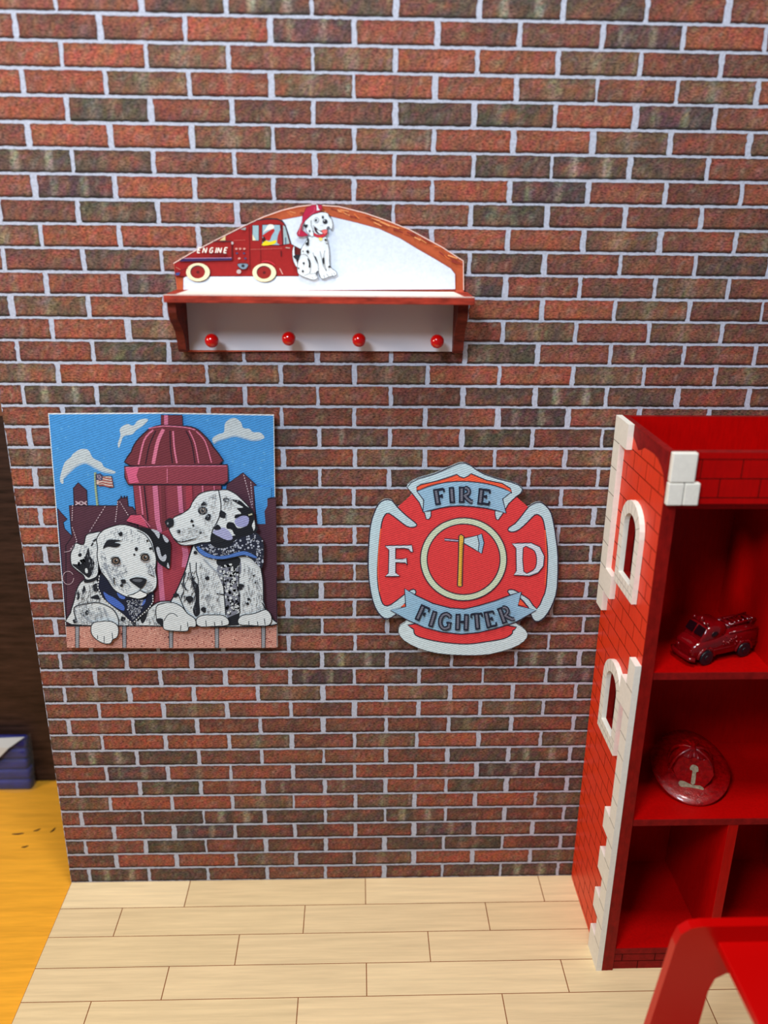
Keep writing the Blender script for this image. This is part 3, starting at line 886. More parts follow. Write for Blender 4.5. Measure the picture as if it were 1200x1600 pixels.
for (x, z) in ((-13.6, 26.2), (-5.6, 26.2), (-13.6, 17.0), (-5.6, 17.0)):
    q = MB(); q.box(x - .35, x + .35, PY + 0.055, -0.006, z - .35, z + .35); q.build('foam_pad', m_pad, poster)

# ------------------------------------------------------------------ firefighter badge
BY = -0.5
bb = MB()
sil = [(605, 46), (640, 62), (670, 85), (720, 112), (790, 135), (870, 155), (915, 172), (936, 198), (925, 222), (897, 240), (930, 272), (962, 297), (990, 280), (1030, 268), (1065, 288), (1097, 330), (1113, 400), (1124, 470), (1136, 582), (1132, 751), (1112, 836), (1078, 904), (1042, 943), (1008, 952), (988, 932), (978, 905), (925, 942), (892, 956), (932, 982), (962, 1020), (940, 1062), (870, 1102), (740, 1136), (600, 1141), (450, 1130), (340, 1101), (258, 1056), (227, 1010), (238, 970), (277, 942), (212, 912), (165, 937), (128, 922), (93, 870), (68, 780), (53, 650), (57, 500), (67, 400), (88, 330), (113, 280), (150, 255), (192, 260), (225, 297), (262, 268), (306, 222), (273, 186), (293, 158), (340, 133), (430, 108), (510, 73), (570, 48)]
T = lambda p: unproj_y(BY, 560 + p[0] / 3.6364, 710 + p[1] / 3.6364)
sil = smooth_pts(sil, 2)
bb.prism([T(p) for p in sil], (0, 0.07, 0), (), srgb(206, 226, 234))
A = Art(bb, BY); A.at(560, 710, 3.6364)
PB = srgb(190, 218, 230); RD = srgb(222, 66, 70); RDo = srgb(240, 96, 66); OUT = srgb(52, 44, 62); BAN = srgb(150, 192, 222)
A.line(sil + [sil[0]], srgb(70, 74, 84), 3)
A.poly([(222, 300), (308, 222), (897, 240), (965, 299), (1020, 310), (1082, 400), (1095, 560), (1086, 760), (1022, 900), (900, 905), (300, 905), (235, 900), (140, 885), (92, 760), (84, 560), (105, 400), (150, 310)], RD)
A.poly([(322, 962), (315, 994), (327, 1028), (400, 1052), (497, 1069), (618, 1077), (727, 1064), (824, 1047), (868, 1023), (875, 1003), (853, 972)], RD, 3, OUT, 6)
WL = [(222, 300), (190, 262), (150, 258), (115, 282), (90, 332), (70, 400), (60, 500), (56, 650), (70, 780), (95, 868), (130, 918), (165, 933), (212, 910), (250, 862), (290, 822), (325, 790), (322, 770), (300, 768), (255, 800), (185, 853), (150, 858), (130, 830), (112, 750), (108, 650), (118, 500), (132, 390), (150, 345), (175, 335), (230, 375), (275, 408), (310, 414), (332, 403), (320, 385), (275, 350)]
WR = [(965, 300), (990, 282), (1030, 271), (1064, 291), (1094, 332), (1110, 400), (1121, 470), (1133, 582), (1129, 751), (1109, 834), (1075, 901), (1040, 939), (1008, 948), (989, 930), (979, 905), (965, 868), (955, 856), (921, 818), (873, 805), (848, 780), (858, 768), (887, 771), (931, 798), (970, 824), (1013, 877), (1047, 814), (1067, 751), (1076, 582), (1068, 480), (1056, 400), (1045, 362), (1025, 344), (1002, 343), (960, 385), (915, 425), (880, 440), (852, 434), (855, 415), (890, 392), (930, 345)]
A.poly(WL, PB, 2, OUT, 6); A.poly(WR, PB, 2, OUT, 6)
A.line([(128, 420), (116, 550), (112, 680), (122, 780)], RDo, 7, 3); A.line([(1060, 430), (1068, 600), (1060, 740)], RDo, 7, 3)
cap = [(308, 224), (277, 188), (297, 162), (340, 138), (430, 113), (510, 78), (570, 53), (605, 49), (640, 64), (670, 88), (720, 115), (790, 138), (870, 158), (913, 175), (932, 198), (922, 220), (897, 238), (853, 279), (834, 313), (819, 337), (795, 371), (783, 368), (776, 342), (776, 220), (412, 220), (412, 351), (400, 368), (385, 366), (376, 332), (366, 322), (347, 274)]
A.poly(cap, PB, 0, OUT, 5)
A.poly([(330, 205), (332, 184), (356, 170), (448, 150), (502, 133), (560, 113), (575, 126), (599, 133), (623, 122), (640, 109), (727, 146), (815, 163), (863, 192), (872, 218), (760, 190), (600, 175), (450, 185)], RDo, 0, OUT, 6)
A.poly([(332, 208), (390, 184), (448, 167), (510, 156), (570, 152), (625, 153), (679, 158), (730, 166), (776, 177), (825, 194), (868, 213), (819, 252), (839, 333), (780, 317), (727, 305), (655, 296), (582, 291), (521, 294), (460, 304), (400, 320), (366, 326), (371, 259)], BAN, 0, OUT, 6)
A.poly([(262, 761), (327, 800), (424, 846), (521, 871), (600, 877), (679, 860), (776, 831), (873, 795), (926, 780), (907, 858), (1009, 885), (892, 953), (776, 989), (679, 1011), (582, 1020), (473, 1008), (376, 982), (279, 940), (182, 885), (269, 863)], BAN, 0, OUT, 6)
A.poly([(240, 866), (262, 846), (266, 862)], RDo); A.poly([(918, 822), (950, 858), (908, 852)], RDo)
RC = (597, 594)
A.ell(*RC, 245, 235, srgb(204, 222, 196), 64, OUT, 6); A.ell(*RC, 207, 200, RD, 64, OUT, 6)
A.poly([(488, 476), (572, 484), (572, 495), (490, 488)], srgb(196, 190, 220), 0, OUT, 5)
A.poly([(594, 476), (676, 458), (690, 510), (682, 552), (655, 535), (594, 500)], PB, 0, OUT, 5)
A.poly([(676, 458), (700, 449), (713, 500), (700, 562), (680, 550), (685, 505)], BAN, 0, OUT, 5)
A.poly([(570, 462), (583, 452), (599, 464), (592, 600), (589, 745), (576, 750), (562, 745), (567, 600)], srgb(226, 184, 74), 0, OUT, 6)
A.line([(590, 500), (583, 735)], srgb(190, 140, 50), 6)
LT = srgb(208, 222, 236)
Fp = [(150, 516), (303, 513), (310, 551), (297, 552), (285, 536), (262, 531), (211, 531), (210, 592), (250, 592), (274, 586), (277, 628), (267, 614), (211, 611), (211, 670), (236, 690), (150, 691), (170, 672), (173, 540)]
A.poly(Fp, LT, 0, OUT, 5)
A.poly([(870, 504), (905, 502), (980, 500), (1030, 523), (1055, 575), (1050, 632), (1020, 670), (970, 688), (880, 683), (896, 660), (894, 530)], LT, 0, OUT, 5)
A.poly([(935, 528), (968, 528), (1000, 548), (1011, 592), (1004, 640), (975, 664), (938, 662)], RD, 2, OUT, 5)
TX, TI = srgb(34, 40, 58), srgb(112, 116, 132)
for ch, x, y, wd, rot in (('F', 463, 236, 66, -9), ('I', 530, 228, 60, -4), ('R', 606, 226, 74, 0), ('E', 714, 237, 74, 6)):
    serif(A, ch, x, y, wd * 1.12, 84, rot, 31, TX, TI)
for ch, x, y, wd, rot in (('F', 365, 900, 62, 24), ('I', 421, 929, 56, 17), ('G', 492, 942, 74, 7), ('H', 587, 946, 74, 2), ('T', 672, 940, 66, -5), ('E', 748, 928, 66, -12), ('R', 832, 900, 74, -20)):
    serif(A, ch, x, y, wd * 1.08, 88, rot, 29, TX, TI)
badge = bb.build('firefighter_badge', m_twill, recalc=False)
tag(badge, 'red cutout badge reading FIRE FIGHTER with an axe, on the brick wall', 'badge')
for (x, z) in ((1.6, 21.5), (8.0, 21.5), (4.8, 17.0)):
    q = MB(); q.box(x - .4, x + .4, BY + 0.065, -0.006, z - .4, z + .4); q.build('foam_pad', m_pad, badge)

# ------------------------------------------------------------------ peg shelf
SX0, SX1, SZ = -8.48, 4.50, 33.28
shelf = empty('peg_shelf', (-2.0, 0, 30.55))
tag(shelf, 'white wall shelf with four red knobs and fire engine picture on arched back', 'shelf')
kb = MB(); KY = -0.16
outl = [(271, 411), (300, 394), (340, 373), (380, 353), (412, 338), (440, 328), (465, 322), (490, 319), (530, 322), (570, 332), (605, 344), (640, 358), (690, 385), (724, 407), (725, 452), (724, 547), (285, 550), (277, 455)]
kb.prism([unproj_y(KY, *p) for p in outl], (0, 0.15, 0), (), srgb(206, 96, 70))
A = Art(kb, KY)
WD = srgb(186, 88, 52)
A.poly([(272.5, 411.5), (300, 395.5), (340, 374.5), (380, 354.5), (412, 339.5), (440, 329.5), (465, 323.5), (490, 320.5), (530, 323.5), (570, 333.5), (605, 345.5), (640, 359.5), (690, 386.5), (723, 408), (724, 453), (278, 456)], WD)
rn = random.Random(4)
edge = [(440, 334), (490, 327), (530, 329), (570, 339), (605, 351), (640, 366), (690, 393), (716, 413)]
for i in range(len(edge) - 1):
    for k in range(7):
        t = rn.random(); x = edge[i][0] + (edge[i + 1][0] - edge[i][0]) * t; y = edge[i][1] + (edge[i + 1][1] - edge[i][1]) * t + rn.uniform(-3, 4)
        A.line([(x, y), (x + rn.uniform(6, 16), y + rn.uniform(2, 7))], rn.choice([srgb(232, 156, 100), srgb(150, 58, 40), srgb(210, 110, 60), srgb(140, 52, 44)]), rn.uniform(1, 2.4))
A.line([(271.5, 411.5), (300, 394.8), (340, 373.8), (380, 353.8), (412, 338.8), (440, 328.8), (465, 322.8), (490, 319.8), (530, 322.8), (570, 332.8), (605, 344.8), (640, 358.8), (690, 385.8), (723.5, 407.5), (724, 453)], srgb(236, 206, 196), 1.4)
WT = srgb(214, 226, 242)
A.poly([(287, 434), (287, 455), (711, 452), (711, 428), (704, 419), (681, 405), (653, 389), (625, 372), (592, 357), (555, 347), (517, 338), (485, 335), (442, 343), (420, 350)], WT, 0, srgb(150, 80, 90), 1)
TR, TRd, CRM = srgb(150, 26, 26), srgb(84, 14, 20), srgb(236, 220, 184)
A.poly([(273.5, 412), (300, 396), (340, 375), (380, 355), (404, 343.5), (418, 341), (433, 341.5), (441.5, 345), (446, 351), (451, 366), (455, 381), (460, 384), (464, 402), (467, 418), (467, 431), (274.5, 431.5)], TR, 0, TRd, 1)
A.poly([(461, 384), (470, 389), (469, 400), (464, 414)], srgb(96, 24, 22), 0, INK, .8)
A.line([(404, 344), (418, 342), (433, 342.5), (441, 346), (446, 353), (455, 381)], INK, 1.7, 3)
A.poly([(394.6, 352), (405, 352), (405, 375.8), (394.6, 375.8)], srgb(150, 180, 190), 0, TRd, 1.2)
A.poly([(395, 366), (400, 375.5), (395, 375.5)], CRM)
A.poly([(410, 351), (438, 351), (441, 383), (410, 383)], srgb(146, 180, 196), 0, TRd, 1.4)
A.at(380, 330, 12)
A.poly([(378, 405), (430, 320), (480, 250), (570, 258), (572, 325), (440, 362)], srgb(232, 228, 220), 3)
A.poly([(395, 430), (560, 330), (592, 370), (540, 450), (500, 545), (430, 535), (370, 470)], srgb(176, 34, 34), 3)
A.poly([(360, 540), (395, 470), (430, 540), (400, 600)], srgb(60, 20, 24), 3)
A.poly([(358, 615), (430, 550), (500, 572), (610, 538), (622, 580), (560, 622), (380, 642)], srgb(226, 208, 30), 3)
A.poly([(640, 560), (660, 440), (720, 330), (735, 620), (650, 600)], srgb(160, 40, 44), 3)
A.poly([(752, 262), (790, 290), (872, 605), (762, 622)], srgb(156, 180, 186)); A.line([(800, 490), (800, 620)], srgb(60, 80, 110), 22)
A.line([(720, 250), (750, 630)], TRd, 22); A.line([(140, 715), (740, 695)], srgb(206, 120, 110), 5)
A.line([(330, 640), (335, 960)], TRd, 8); A.line([(715, 740), (720, 850)], TRd, 22); A.line([(120, 280), (135, 1100)], TRd, 10)
A.line([(800, 680), (880, 690)], srgb(200, 170, 160), 16); A.line([(690, 1070), (745, 1180)], srgb(220, 170, 160), 16)
A.line([(350, 950), (440, 932), (540, 960), (600, 1010)], srgb(196, 40, 56), 22, 3)
for cx, cy in ((400, 1148), (-838, 1140)):
    A.ell(cx + 12, cy + 12, 222, 172, INK, 32)
    A.ell(cx, cy, 222, 172, CRM, 32); A.ell(cx - 6, cy - 6, 138, 122, INK, 32); A.ell(cx, cy + 2, 128, 112, srgb(140, 28, 28), 32); A.ell(cx, cy, 30, 26, TRd)
A.at(270, 310, 10)
A.poly([(150, 940), (930, 928), (940, 965), (110, 985)], srgb(50, 34, 84), 0, TRd, 6); A.line([(190, 934), (930, 926)], srgb(180, 140, 180), 9)
A.line([(640, 672), (930, 668)], INK, 12); A.line([(930, 680), (940, 960)], TRd, 22); A.line([(960, 655), (1140, 650)], srgb(190, 90, 80), 6)
A.poly([(740, 655), (830, 580), (830, 655)], srgb(210, 190, 140)); A.poly([(1060, 480), (1150, 450), (1140, 495)], srgb(150, 160, 160)); A.ell(938, 695, 18, 22, srgb(190, 180, 180))
for x, y, c in ((1000, 785, 0), (1060, 785, 0), (1125, 785, 0), (1010, 855, 1), (1120, 855, 1), (1045, 935, 0), (1140, 935, 1)):
    A.ell(x, y, 20, 16, (srgb(206, 150, 140), srgb(70, 60, 96))[c])
A.poly([(1020, 1020), (1180, 1020), (1150, 1095), (1070, 1095)], srgb(120, 140, 160), 3, INK, 8); A.ell(1105, 1050, 26, 24, INK); A.ell(1040, 1140, 36, 34, srgb(186, 170, 170))
A.poly([(55, 1160), (125, 1150), (115, 1195), (60, 1200)], srgb(50, 70, 130)); A.line([(60, 1070), (130, 1110)], srgb(190, 110, 90), 10); A.line([(100, 1140), (250, 1080)], TRd, 10)
# lettering ENGINE
SANS = {'E': [[(.8, 0), (.15, 0), (.15, 1), (.8, 1)], [(.15, .5), (.7, .5)]], 'N': [[(.1, 1), (.1, 0), (.9, 1), (.9, 0)]], 'G': [arc(.5, .5, .4, .5, -50, -340, 14), [(.55, .55), (.9, .55)]], 'I': [[(.5, 0), (.5, 1)]]}
for i, (ch, x) in enumerate(zip('ENGINE', (410, 495, 600, 672, 725, 822))):
    for st in SANS[ch]:
        pp = [(x + p[0] * 62 + (1 - p[1]) * 20 - 25, 768 + p[1] * 78) for p in st]
        if len(pp) > 6: A.line(pp, srgb(240, 232, 222), 17)
        else:
            for a_, b_ in zip(pp[:-1], pp[1:]): A.line([a_, b_], srgb(240, 232, 222), 17)
A.line([(570, 865), (850, 862)], srgb(70, 10, 20), 14); A.line([(600, 895), (860, 880)], srgb(100, 16, 24), 10)
# sitting puppy with a red helmet
A.at(450, 310, 11.43)
DW = srgb(224, 234, 242)
A.poly([(120, 838), (90, 900), (84, 1000), (108, 1130), (165, 1225), (172, 1150), (140, 1050), (124, 960)], DW, 3, INK, 8)
A.poly([(370, 680), (470, 670), (600, 700), (680, 680), (712, 780), (740, 950), (752, 1200), (860, 1300), (862, 1370), (740, 1392), (640, 1432), (570, 1400), (545, 1290), (500, 1340), (540, 1400), (470, 1450), (350, 1420), (200, 1350), (172, 1250), (190, 1100), (230, 1000), (240, 900), (300, 800), (350, 720)], DW, 3, INK, 9)
A.poly([(430, 118), (540, 112), (612, 118), (612, 200), (560, 242), (430, 290), (330, 380), (262, 470), (250, 560), (330, 620), (372, 655), (260, 682), (178, 670), (162, 620), (210, 530), (258, 400), (268, 300), (330, 170)], srgb(176, 30, 66), 0, srgb(90, 14, 34), 8)
A.line([(262, 410), (215, 560), (200, 640)], srgb(230, 130, 140), 10, 3); A.line([(480, 160), (470, 230), (400, 300)], srgb(206, 80, 110), 12, 3)
A.poly([(512, 118), (532, 118), (545, 180), (575, 205), (515, 215), (522, 180)], DW)
A.poly([(430, 300), (520, 265), (620, 245), (700, 260), (742, 300), (790, 400), (798, 500), (772, 552), (730, 500), (700, 520), (690, 560), (640, 640), (560, 650), (480, 620), (450, 560), (462, 660), (430, 684), (380, 640), (330, 570), (300, 430), (350, 370)], DW, 3, INK, 8)
A.poly([(470, 612), (560, 652), (690, 612), (702, 640), (600, 702), (480, 672)], srgb(196, 40, 60), 3, INK, 4)
A.poly([(470, 500), (560, 570), (660, 570), (640, 630), (560, 640), (490, 590)], srgb(50, 30, 40), 3); A.poly([(520, 560), (600, 600), (620, 630), (560, 620)], DW, 3)
A.poly([(600, 572), (690, 552), (705, 600), (650, 642)], srgb(222, 104, 104), 3, INK, 4)
A.poly([(550, 700), (615, 705), (610, 748), (570, 748)], srgb(228, 214, 120), 3)
A.ell(512, 385, 38, 44, DW, 24, INK, 6); A.ell(505, 388, 20, 26, INK); A.ell(625, 335, 20, 28, INK); A.ell(666, 412, 44, 42, INK); A.ell(652, 396, 10, 10, DW)
A.line([(418, 390), (420, 480), (455, 560)], INK, 9, 3); A.line([(480, 500), (540, 555)], INK, 7); A.line([(455, 480), (470, 500)], INK, 7)
for q in ([(280, 470), (355, 465), (350, 500), (320, 525), (295, 500)], [(720, 285), (760, 310), (772, 360), (735, 320)], [(345, 700), (380, 720), (375, 835), (320, 820), (320, 790), (350, 770)], [(350, 1060), (395, 1110), (402, 1220), (372, 1220), (380, 1150)], [(470, 1020), (510, 1050), (540, 1160), (500, 1100)], [(620, 1070), (650, 1050), (655, 1150), (625, 1160)], [(105, 1020), (215, 1000), (190, 1090), (130, 1070)]):
    A.poly(q, INK, 3)
for x, y, r in ((390, 577, 17), (275, 937, 14), (355, 945, 28), (285, 1150, 22), (270, 1292, 22), (675, 738, 22), (695, 800, 12), (740, 1212, 22), (195, 1240, 16), (590, 480, 6), (620, 478, 6)):
    A.spot(x, y, r, INK)
A.line([(228, 1000), (320, 1000), (390, 1090), (412, 1220), (385, 1330), (290, 1368)], INK, 8, 4)
for q in ([(450, 960), (480, 1050), (540, 1150), (555, 1320), (590, 1400)], [(575, 935), (600, 1040), (640, 1200), (690, 1290)], [(660, 925), (642, 1040), (655, 1160), (690, 1280)], [(400, 1340), (490, 1330), (545, 1290)], [(430, 1390), (465, 1430)], [(490, 1370), (520, 1400)], [(640, 1360), (660, 1415)], [(690, 1340), (730, 1385)], [(780, 1330), (800, 1380)], [(820, 1310), (840, 1360)]):
    A.line(q, INK, 7, 3)
backb = kb.build('back_board', m_print, shelf, recalc=False)
# lower back (white)
q = MB(); q.box(-8.05, 4.0, -0.19, -0.158, 30.62, SZ - .05); q.build('lower_back_panel', m_card, shelf)
# plank
q = MB(); q.box(SX0, SX1, -2.75, -0.17, SZ - 0.30, SZ); plank = q.build('shelf_board', m_woodprint, shelf, bevel=0.02)
q = MB(); q.face([(SX0 + .62, -0.18, SZ + .006), (SX1 - .62, -0.18, SZ + .006), (SX1 - .42, -2.35, SZ + .006), (SX0 + .42, -2.35, SZ + .006)], srgb(240, 226, 216))
q.box(SX0 + .01, SX1 - .01, -2.75, -2.62, SZ + .001, SZ + .02, srgb(236, 214, 206)); q.build('board_top_lining', m_print, plank)
for x0, x1 in ((SX0 + .06, SX0 + .42), (SX1 - .60, SX1 - .14)):
    prof = [(-0.17, SZ - .30), (-2.45, SZ - .30), (-2.42, SZ - .75), (-2.2, SZ - 1.05), (-1.7, SZ - 1.35), (-1.25, SZ - 1.7), (-1.0, SZ - 2.1), (-0.85, SZ - 2.55), (-0.6, 30.60), (-0.17, 30.60)]
    prof = prof if x0 < 0 else [(y * (1 if i in (0, 9) else .80), z) for i, (y, z) in enumerate(prof)]
    q = MB(); q.prism([(x0, y, z) for y, z in prof], (x1 - x0, 0, 0)); q.build('side_bracket', m_woodside, shelf, bevel=0.015)
for (x, z) in ((-6.88, 31.17), (-3.48, 31.28), (-0.36, 31.24), (3.13, 31.20)):
    q = MB(); q.tube([(x, -0.17, z), (x, -0.8, z)], [.11, .11], 12)
    q.sphere((x, -1.0, z), .31, n=24, m=16)
    q.build('peg_knob', m_knob, shelf, smooth=True)

# ------------------------------------------------------------------ fire station cabinet
CX0, CX1, CY0, CY1, CH = 12.12, 23.40, -6.55, -0.12, 27.66
TH = 0.58
cab = empty('station_bookcase', ((CX0 + CX1) / 2, (CY0 + CY1) / 2, 0))
tag(cab, 'tall red open bookcase engraved like brick with white corner stones', 'bookcase')


def arch_outline(y0, y1, z0, zs, zt, n=12):
    """points (y,z): rectangle z0..zs topped by half ellipse to zt"""
    c = (y0 + y1) / 2; r = (y1 - y0) / 2
    pts = [(y0, z0), (y1, z0), (y1, zs)]
    for i in range(1, n):
        t = math.pi * i / n
        pts.append((c + r * math.cos(t), zs + (zt - zs) * math.sin(t)))
    pts.append((y0, zs))
    return pts


WIN = [(-5.02, -2.30, 20.12, 23.25, 24.55), (-5.02, -2.30, 12.02, 15.05, 16.35)]
wins_in = [(-4.50, -2.82, 20.78, 23.2, 23.95), (-4.50, -2.82, 12.68, 15.0, 15.75)]
GH, GLN, GO = 0.82, 1.69, 27.36


def in_win(y, z, m=0.05):
    for (a, b, c, d, e) in WIN:
        if a - m < y < b + m and c - m < z < e + m: return True
    return False


def grooves(mb, fn, u0, u1, z0, z1, w=0.035, test=None):
    """engraved brick courses; fn(u,z) -> 3D"""
    k = 0; z = GO
    while z > z0:
        if z < z1:
            n = max(1, int((u1 - u0) / .3)); st = (u1 - u0) / n
            for i in range(n):
                a, b = u0 + i * st, u0 + (i + 1) * st
                if test and test((a + b) / 2, z): continue
                mb.face([fn(a, z - w / 2), fn(b, z - w / 2), fn(b, z + w / 2), fn(a, z + w / 2)], None, 1)
        zz0, zz1 = max(z - GH, z0), min(z, z1)
        off = (k % 2) * GLN / 2
        u = math.floor(u0 / GLN) * GLN + off
        while u < u1:
            if u0 + .1 < u < u1 - .05 and zz1 > zz0 and not (test and (test(u, zz0) or test(u, zz1))):
                mb.face([fn(u - w / 2, zz0), fn(u + w / 2, zz0), fn(u + w / 2, zz1), fn(u - w / 2, zz1)], None, 1)
            u += GLN
        z -= GH; k += 1


def side_panel(x0, x1, outward, windows):
    q = MB()
    outer = [(x0, CY0, 0), (x0, CY1, 0), (x0, CY1, CH), (x0, CY0, CH)]
    holes = [[(x0, y, z) for y, z in arch_outline(*h)] for h in wins_in] if windows else []
    q.prism(outer, (x1 - x0, 0, 0), holes)
    for i in range(len(q.f)):      # opening jambs coloured dark red to stand in for shade inside the opening
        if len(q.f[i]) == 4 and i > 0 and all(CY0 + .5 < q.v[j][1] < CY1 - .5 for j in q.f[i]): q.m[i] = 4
    xf = (x0 - 0.004) if outward < 0 else (x1 + 0.004)
    grooves(q, lambda u, z: (xf, u, z), CY0 + .02, CY1, 0, CH - .3, test=in_win if windows else None)
    # darker edge paint: front edge, inner face and top edge
    xi = x1 + .003 if outward < 0 else x0 - .003
    q.face([(x0, CY0 - .003, 0), (x1, CY0 - .003, 0), (x1, CY0 - .003, CH), (x0, CY0 - .003, CH)], None, 4)
    q.face([(x0, CY0, CH + .003), (x1, CY0, CH + .003), (x1, CY1, CH + .003), (x0, CY1, CH + .003)], None, 2)
    il = [[(xi, y, z) for y, z in arch_outline(*h)] for h in wins_in] if windows else []
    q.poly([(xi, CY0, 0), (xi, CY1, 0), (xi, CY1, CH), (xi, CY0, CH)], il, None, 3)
    if windows:   # uneven crimson paint running down from the top edge
        edge_ = [(CY0, CH)] + [(CY1, CH)] + [(CY1, 27.3), (-1.3, 27.25), (-2.0, 27.15), (-2.5, 26.95), (-2.9, 26.72), (-3.3, 26.85), (-3.7, 27.05), (-4.3, 27.1), (-4.9, 27.12), (-5.4, 27.05), (-5.9, 26.85), (-6.25, 26.6), (CY0, 26.0)]
        q.poly([(xf - .003, y, z) for y, z in edge_], (), None, 2)
    return q.build('side_panel', [m_side, m_groove, m_crim, m_red, m_stile], cab, recalc=False)


side_panel(CX0, CX0 + .30, -1, True)
side_panel(CX1 - .30, CX1, 1, False)
for xa in (CX0 + .30, CX1 - TH):
    q = MB(); q.box(xa, xa + .28, CY0, CY0 + .35, 0, CH); q.build('front_stile', m_stile, cab, bevel=.01)
IX0, IX1 = CX0 + .30, CX1 - .30
q = MB(); q.box(IX0, IX1, CY1 - .3, CY1, 0, CH); q.face([(IX0, CY1 - .3, CH + .003), (IX1, CY1 - .3, CH + .003), (IX1, CY1, CH + .003), (IX0, CY1, CH + .003)], None, 1)
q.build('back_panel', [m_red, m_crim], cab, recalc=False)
q = MB(); q.box(IX0, IX1, CY0 + .02, CY0 + .42, 25.45, CH - .02)
grooves(q, lambda u, z: (u, CY0 + .014, z), IX0, IX1, 25.70, 27.6)
q.face([(IX0, CY0 + .02, CH - .016), (IX1, CY0 + .02, CH - .016), (IX1, CY0 + .42, CH - .016), (IX0, CY0 + .42, CH - .016)], None, 2)
q.build('front_parapet', [m_red, m_groove, m_crim], cab, recalc=False)
for z in (25.45, 17.45, 9.42, 1.36):
    q = MB(); q.box(IX0, IX1, CY0 + (.42 if z > 20 else .12), CY1 - .3, z - .36, z)
    if z < 20: q.box(IX0 + .01, IX1 - .01, CY0 + .08, CY0 + .125, z - .35, z - .01, None, 1)
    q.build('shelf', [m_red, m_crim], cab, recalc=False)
q = MB(); q.box(IX0, IX1, CY0 + .10, CY0 + .4, 0, 1.0)
for z in (.52, .98): q.face([(IX0, CY0 + .095, z - .02), (IX1, CY0 + .095, z - .02), (IX1, CY0 + .095, z + .02), (IX0, CY0 + .095, z + .02)], None, 1)
for k, zz in ((0, (.52, .98)), (1, (0, .52))):
    u = IX0 + .72 + k * .85
    while u < IX1:
        q.face([(u - .022, CY0 + .094, zz[0]), (u + .022, CY0 + .094, zz[0]), (u + .022, CY0 + .094, zz[1]), (u - .022, CY0 + .094, zz[1])], None, 1); u += 1.7
q.build('kick_board', [m_crim, m_groove], cab, recalc=False)
q = MB(); q.box(17.42, 17.92, CY0 + .1, CY1 - .3, 1.36, 9.06); q.build('divider', m_red, cab, bevel=.02)
q = MB(); q.box(18.14, 18.5, CY0 + .42, CY1 - .3, 17.45, 25.09); q.build('divider', m_red, cab, bevel=.02)
# window surrounds
for (a, b, c, d, e), hi in zip(WIN, wins_in):
    q = MB()
    xo = CX0 - 0.24
    q.prism([(xo, y, z) for y, z in arch_outline(a, b, c, d, e)], (0.24, 0, 0), [[(xo, y, z) for y, z in arch_outline(*hi)]])
    xf = xo - .004; wd = .02
    for i in range(5):   # jamb joints
        z = c + .75 + i * .55
        for (y0, y1) in ((a, hi[0]), (hi[1], b)):
            q.face([(xf, y0, z), (xf, y1, z), (xf, y1, z + wd), (xf, y0, z + wd)], None, 1)
    for i in range(1, 8):   # voussoirs
        t = math.pi * i / 8; cc = (a + b) / 2
        P0 = Vector((cc + (hi[1] - hi[0]) / 2 * math.cos(t), hi[3] + (hi[4] - hi[3]) * math.sin(t))); P1 = Vector((cc + (b - a) / 2 * math.cos(t), d + (e - d) * math.sin(t)))
        nn = Vector((-(P1 - P0).y, (P1 - P0).x)).normalized() * wd * .5
        q.face([(xf, *(P0 + nn)), (xf, *(P1 + nn)), (xf, *(P1 - nn)), (xf, *(P0 - nn))], None, 1)
    zm = (c + hi[2]) / 2
    q.face([(xf, a, zm), (xf, b, zm), (xf, b, zm + wd), (xf, a, zm + wd)], None, 1)
    for i in range(1, 7):
        for r_, (z0, z1) in enumerate(((c, zm), (zm, hi[2]))):
            y = a + (b - a) * (i - .5 * r_) / 6.5
            q.face([(xf, y, z0), (xf, y + wd, z0), (xf, y + wd, z1), (xf, y, z1)], None, 1)
    q.build('window_surround', [m_quoin, m_seam], cab, recalc=False)


def quoin(pts, seams):
    q = MB(); q.prism(pts, (0.28, 0, 0))
    for (y0, y1, z) in seams:
        q.face([(pts[0][0] - .004, y0, z - .018), (pts[0][0] - .004, y1, z - .018), (pts[0][0] - .004, y1, z + .018), (pts[0][0] - .004, y0, z + .018)], None, 1)
    return q.build('corner_quoins', [m_quoin, m_seam], cab, recalc=False)


xo = CX0 - .28
zs = [27.68, 26.50, 25.20, 23.90, 22.60, 21.35, 20.15, 18.95, 17.85]
wide = [1, 0, 0, 0, 0, 0, 1, 0]
pts = [(xo, -0.14, zs[-1]), (xo, -0.14, zs[0])]
for i, wq in enumerate(wide):
    y = -2.05 if wq else -1.05
    pts += [(xo, y, zs[i]), (xo, y, zs[i + 1])]
quoin(pts, [(-0.14, -1.05, z) for z in zs[1:-1]])
zs = [17.85, 16.50, 15.14, 13.98, 12.85, 11.62, 10.30, 9.0, 7.80, 6.55, 5.25, 3.95, 2.75, 1.50, 0.0]
wide = [0, 1, 0, 0, 0, 0, 0, 1, 0, 1, 0, 1, 0, 1]
yf = CY0 - .02
pts = [(xo, yf, zs[-1]), (xo, yf, zs[0])]
for i, wq in enumerate(wide):
    y = -4.95 if wq else -5.75
    pts += [(xo, y, zs[i]), (xo, y, zs[i + 1])]
quoin(pts, [(yf, -5.75, z) for z in zs[1:-1]])
q = MB()
q.box(CX0 + .06, CX0 + 1.08, CY0 - .30, CY0 - .004, 26.46, 27.70); q.box(CX0 + .04, CX0 + .68, CY0 - .30, CY0 - .004, 25.48, 26.43); q.box(CX0 + .71, CX0 + 1.34, CY0 - .30, CY0 - .004, 25.48, 26.43)
q.build('corner_quoins', [m_quoin, m_seam], cab, bevel=.04)

